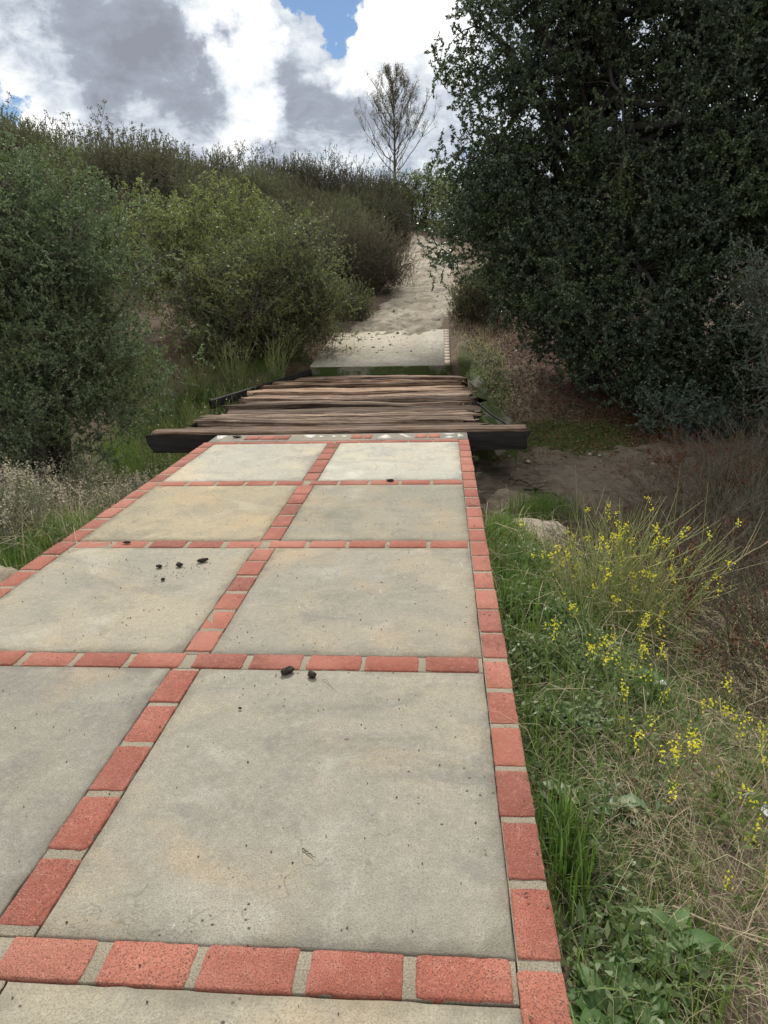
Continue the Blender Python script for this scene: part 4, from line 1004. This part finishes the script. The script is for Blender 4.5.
oct_ = np.array([[1, 0, 0], [0, 1, 0], [-1, 0, 0], [0, -1, 0], [0, 0, 1], [0, 0, -1.]]); of_ = np.array([[0, 1, 4], [1, 2, 4], [2, 3, 4], [3, 0, 4], [1, 0, 5], [2, 1, 5], [3, 2, 5], [0, 3, 5]])
def pebbles(n, fx, y0, y1, sx, smin, smax, lift):
    for k in range(n):
        y_ = r.uniform(y0, y1); x = fx(y_)+r.normal()*sx; s_ = smin+(smax-smin)*r.random()**4
        z_ = gz(x, y_)+lift
        if 13.72 < y_ < 16.4 and -2.4 < x < .05: z_ = slabz(y_)+.004
        v = oct_*np.array([s_*r.uniform(.7, 1.3), s_*r.uniform(.7, 1.3), s_*.6])*r.uniform(.75, 1.2, (6, 1)); a_ = r.uniform(0, 6.3); c_, s2 = math.cos(a_), math.sin(a_)
        v = np.c_[v[:, 0]*c_-v[:, 1]*s2, v[:, 0]*s2+v[:, 1]*c_, v[:, 2]]
        g.add(v+[x, y_, z_], of_, r.random())
pebbles(1300, lambda q: float(path_x(q)), 14.6, 31, .62, .008, .042, .05); pebbles(250, lambda q: 1.6, 7.5, 10.4, 1.1, .01, .05, .03)
o = link('pebbles', g.mesh('pebbles'), M['pebble']); o['kind'] = 'stuff'
def twig(name, label, pts, r0, mat_, cat='twig', side=0):
    g = Geo(); p = np.array(pts, float); t = np.linspace(0, 1, 12); s = np.linspace(0, 1, len(p)); c = np.stack([np.interp(t, s, p[:, k]) for k in range(3)], -1)
    q = np.random.default_rng(len(label)); c[1:-1] += q.normal(size=(10, 3))*r0*.6
    tubes(g, c[None], np.linspace(r0, r0*.4, 12)[None], 6)
    for k in range(side):
        j = q.integers(2, 10); e = c[j]+(c[-1]-c[0])*.25+q.normal(size=3)*np.linalg.norm(c[-1]-c[0])*.14
        tubes(g, np.stack([c[j], (c[j]+e)/2+q.normal(size=3)*r0, e])[None], np.array([[r0*.6, r0*.45, r0*.25]]), 5)
    o = link(name, g.mesh(name, True), mat_); return tag(o, label, cat)
twig('twig', 'tiny dark twig lying on the front concrete panel', [(-.39, 1.57, .004), (-.345, 1.535, .005)], .0022, M['deadwood'])
twig('grass_stem', 'curled thin stem beside the droppings on the front panel', [(-.475, 2.455, .004), (-.45, 2.44, .010), (-.425, 2.40, .004), (-.41, 2.38, .004)], .0016, M['straw'], 'stem')
twig('fallen_branch', 'dead branch lying on the creek bank past the end beam', [at(1.0, 8.3, .05), at(1.2, 8.05, .10), at(1.45, 7.85, .04)], .022, M['deadwood'], 'branch', 5)
twig('fallen_branch', 'forked dead branch pointing up the bank behind the end beam', [at(.85, 8.7, .06), at(1.05, 8.4, .12), at(1.15, 8.1, .04)], .016, M['deadwood'], 'branch', 4)
twig('wooden_stake', 'thin pale stake standing at the left of the far slab', [at(-2.62, 14.6, -.1), at(-2.66, 14.62, .42)], .014, M['straw'], 'stake')
for lab, pts in [('pale dry stalk arching over the brown brush on the right', [at(1.55, 4.0, 0), at(1.7, 4.1, .45), at(2.05, 4.2, .62)]), ('pale crooked dry stalk rising behind the mustard clump', [at(1.5, 4.6, 0), at(1.62, 4.7, .4), at(1.5, 4.75, .62)]),
                 ('dry stalk lying across the straw at the right edge', [at(1.1, 2.8, .05), at(1.4, 2.85, .09), at(1.75, 2.75, .07)]), ('thin straight dry stalk lying in the dirt at the lower right', [at(.62, 1.55, .05), at(.85, 1.45, .05), at(1.05, 1.35, .03)])]:
    twig('dry_stalk', lab, pts, .0035, M['straw'], 'stalk', 3)
# scraps
def scrap(label, loc, s, seed):
    q = np.random.default_rng(seed); n = 9; u = np.linspace(-1, 1, n); a, b = np.meshgrid(u, u)
    z = .35*fbm(a*1.6+seed, b*1.6)+.25*fbm(a*3.3, b*3.3+seed)
    rr = np.hypot(a, b); k = np.where(rr > 1, 1/np.maximum(rr, 1e-6), 1)
    top = np.stack([a*k*s, b*k*s*.5, (z+.25)*s], -1).reshape(-1, 3); bot = top-np.array([0, 0, .004])
    i = (np.arange(n-1)[:, None]*n+np.arange(n-1)[None]).ravel(); f = np.stack([i, i+1, i+n+1, i+n], 1)
    o = link('plastic_scrap', build('plastic_scrap', np.concatenate([top, bot]), [f, f[:, ::-1]+n*n], smooth=True), M['plastic']); o.location = loc; tag(o, label, 'litter')
scrap('crumpled white scrap lying in the weeds below the tall mustard', at(.98, 2.92, .05), .045, 3)
scrap('crumpled clear-white scrap in the straw at the right edge', at(1.10, 2.0, .04), .055, 8)

# ------------------------------------------------------------------ sky, sun, camera
SUN_EL, SUN_AZ = math.radians(46), math.radians(-7)       # azimuth from +Y (ahead), negative to the left
w = bpy.data.worlds.new('World'); SC.world = w; w.use_nodes = True
W = Mat.__new__(Mat); W.t = w.node_tree
for n_ in list(W.t.nodes): W.t.nodes.remove(n_)
sky = W.n('ShaderNodeTexSky', sky_type='NISHITA'); sky.sun_disc = False; sky.sun_elevation = SUN_EL; sky.sun_rotation = SUN_AZ; sky.dust_density = .1; sky.ozone_density = 4.
bg = W.n('ShaderNodeBackground', i_0=sky.outputs[0], i_1=.06)
D = W.n('ShaderNodeTexCoord').outputs['Generated']
sx = W.n('ShaderNodeSeparateXYZ', i_0=D).outputs
den = W.math('ADD', W.math('MAXIMUM', sx[2], 0.), .40)
pl = W.n('ShaderNodeCombineXYZ', i_0=W.math('DIVIDE', sx[0], den), i_1=W.math('DIVIDE', sx[1], den)).outputs[0]
wn = W.n('ShaderNodeTexNoise', i_Vector=D, i_Scale=7., i_Detail=7., i_Roughness=.6).outputs[1]
wn = W.n('ShaderNodeVectorMath', operation='SUBTRACT', i_0=wn, i_1=(.5, .5, .5)).outputs[0]
D2 = W.n('ShaderNodeVectorMath', operation='MULTIPLY', i_0=wn, i_1=(.34, .34, .26)).outputs[0]
D2 = W.n('ShaderNodeVectorMath', operation='NORMALIZE', i_0=W.n('ShaderNodeVectorMath', operation='ADD', i_0=D, i_1=D2).outputs[0]).outputs[0]
def lobe(d, r0, r1):
    dt = W.n('ShaderNodeVectorMath', operation='DOT_PRODUCT', i_0=D2, i_1=tuple(np.array(d)/np.linalg.norm(d))).outputs['Value']
    return W.ss(dt, math.cos(r1), math.cos(r0))
c1 = W.noise(pl, 2.3, 9, .62, .3); c2 = W.noise(pl, 6.8, 8, .66, .4); c3 = W.noise(pl, 17., 8, .68, .5)
# how thick the cloud is (0 = clear)
cov = W.math('ADD', W.math('MULTIPLY', c1, .65), W.math('ADD', W.math('MULTIPLY', c2, .45), W.math('MULTIPLY', c3, .26)))
for d, r0, r1, a in [((-.155, .93, .338), .0, .085, -.50), ((-.480, .85, .235), .0, .05, -.42), ((-.225, .915, .328), .0, .05, -.40), ((-.03, .95, .31), .0, .05, -.2)]:
    cov = W.math('ADD', cov, W.math('MULTIPLY', lobe(d, r0, r1), a))
for d, r0, r1, a in [((-.34, .91, .26), .05, .22, .25), ((-.05, .96, .25), .03, .12, .20), ((-.2, .96, .2), .03, .12, .2)]:
    cov = W.math('ADD', cov, W.math('MULTIPLY', lobe(d, r0, r1), a))
mask = W.ss(cov, .50, .64)
# how bright it is: sunlit rims against grey bases
br = W.math('ADD', W.math('ADD', W.math('MULTIPLY', W.ss(sx[2], .4, .8), .3), W.math('MULTIPLY', W.ss(sx[1], .3, -.5), .45)), W.math('ADD', W.math('MULTIPLY', c2, 1.0), W.math('ADD', W.math('MULTIPLY', c1, .45), W.math('MULTIPLY', W.math('SUBTRACT', c3, .5), .7))))  # unseen sky overhead and behind the camera brightened to light the foliage
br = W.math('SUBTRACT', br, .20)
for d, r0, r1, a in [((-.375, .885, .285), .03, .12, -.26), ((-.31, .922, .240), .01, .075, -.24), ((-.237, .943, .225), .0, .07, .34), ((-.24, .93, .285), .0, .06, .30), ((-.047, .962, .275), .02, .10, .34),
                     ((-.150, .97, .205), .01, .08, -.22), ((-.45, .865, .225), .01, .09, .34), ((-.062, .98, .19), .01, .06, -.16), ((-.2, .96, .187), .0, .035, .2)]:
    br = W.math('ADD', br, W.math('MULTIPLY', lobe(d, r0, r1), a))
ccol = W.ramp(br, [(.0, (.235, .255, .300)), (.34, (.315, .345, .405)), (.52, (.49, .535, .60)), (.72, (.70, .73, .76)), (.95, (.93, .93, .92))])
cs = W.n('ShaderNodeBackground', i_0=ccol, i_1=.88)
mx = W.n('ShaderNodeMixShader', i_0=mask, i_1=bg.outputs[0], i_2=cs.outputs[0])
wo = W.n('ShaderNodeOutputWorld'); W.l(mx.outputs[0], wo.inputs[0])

sd = bpy.data.lights.new('sun', 'SUN'); sd.energy = 2.9; sd.angle = math.radians(5); sd.color = (1, .95, .87)
so = bpy.data.objects.new('sun', sd); COL.objects.link(so)
v = Vector((math.sin(SUN_AZ)*math.cos(SUN_EL), math.cos(SUN_AZ)*math.cos(SUN_EL), math.sin(SUN_EL)))
so.rotation_euler = (-v).to_track_quat('-Z', 'Y').to_euler()

cam = bpy.data.cameras.new('camera'); co = bpy.data.objects.new('camera', cam); COL.objects.link(co)
rt, up, fw = Vector((.99674, .0757, -.02787)), Vector((.00313, .30884, .95111)), Vector((-.08061, .9481, -.30759))
mw = Matrix.Identity(4)
for k in range(3): mw[k][0] = rt[k]; mw[k][1] = up[k]; mw[k][2] = -fw[k]
mw[2][3] = 1.5
co.matrix_world = mw
cam.sensor_fit = 'VERTICAL'; cam.sensor_height = 36; cam.lens = 709.35/1024*36; cam.clip_end = 1500; cam.clip_start = .05
SC.camera = co
SC.view_settings.view_transform = 'Standard'; SC.view_settings.look = 'None'; SC.view_settings.exposure = 0.55; SC.view_settings.gamma = 1
SC.view_settings.use_curve_mapping = False
SC.cycles.max_bounces = 4; SC.cycles.diffuse_bounces = 2; SC.cycles.glossy_bounces = 1; SC.cycles.transmission_bounces = 2; w.cycles.sampling_method = 'MANUAL'; w.cycles.sample_map_resolution = 512; SC.cycles.use_denoising = True
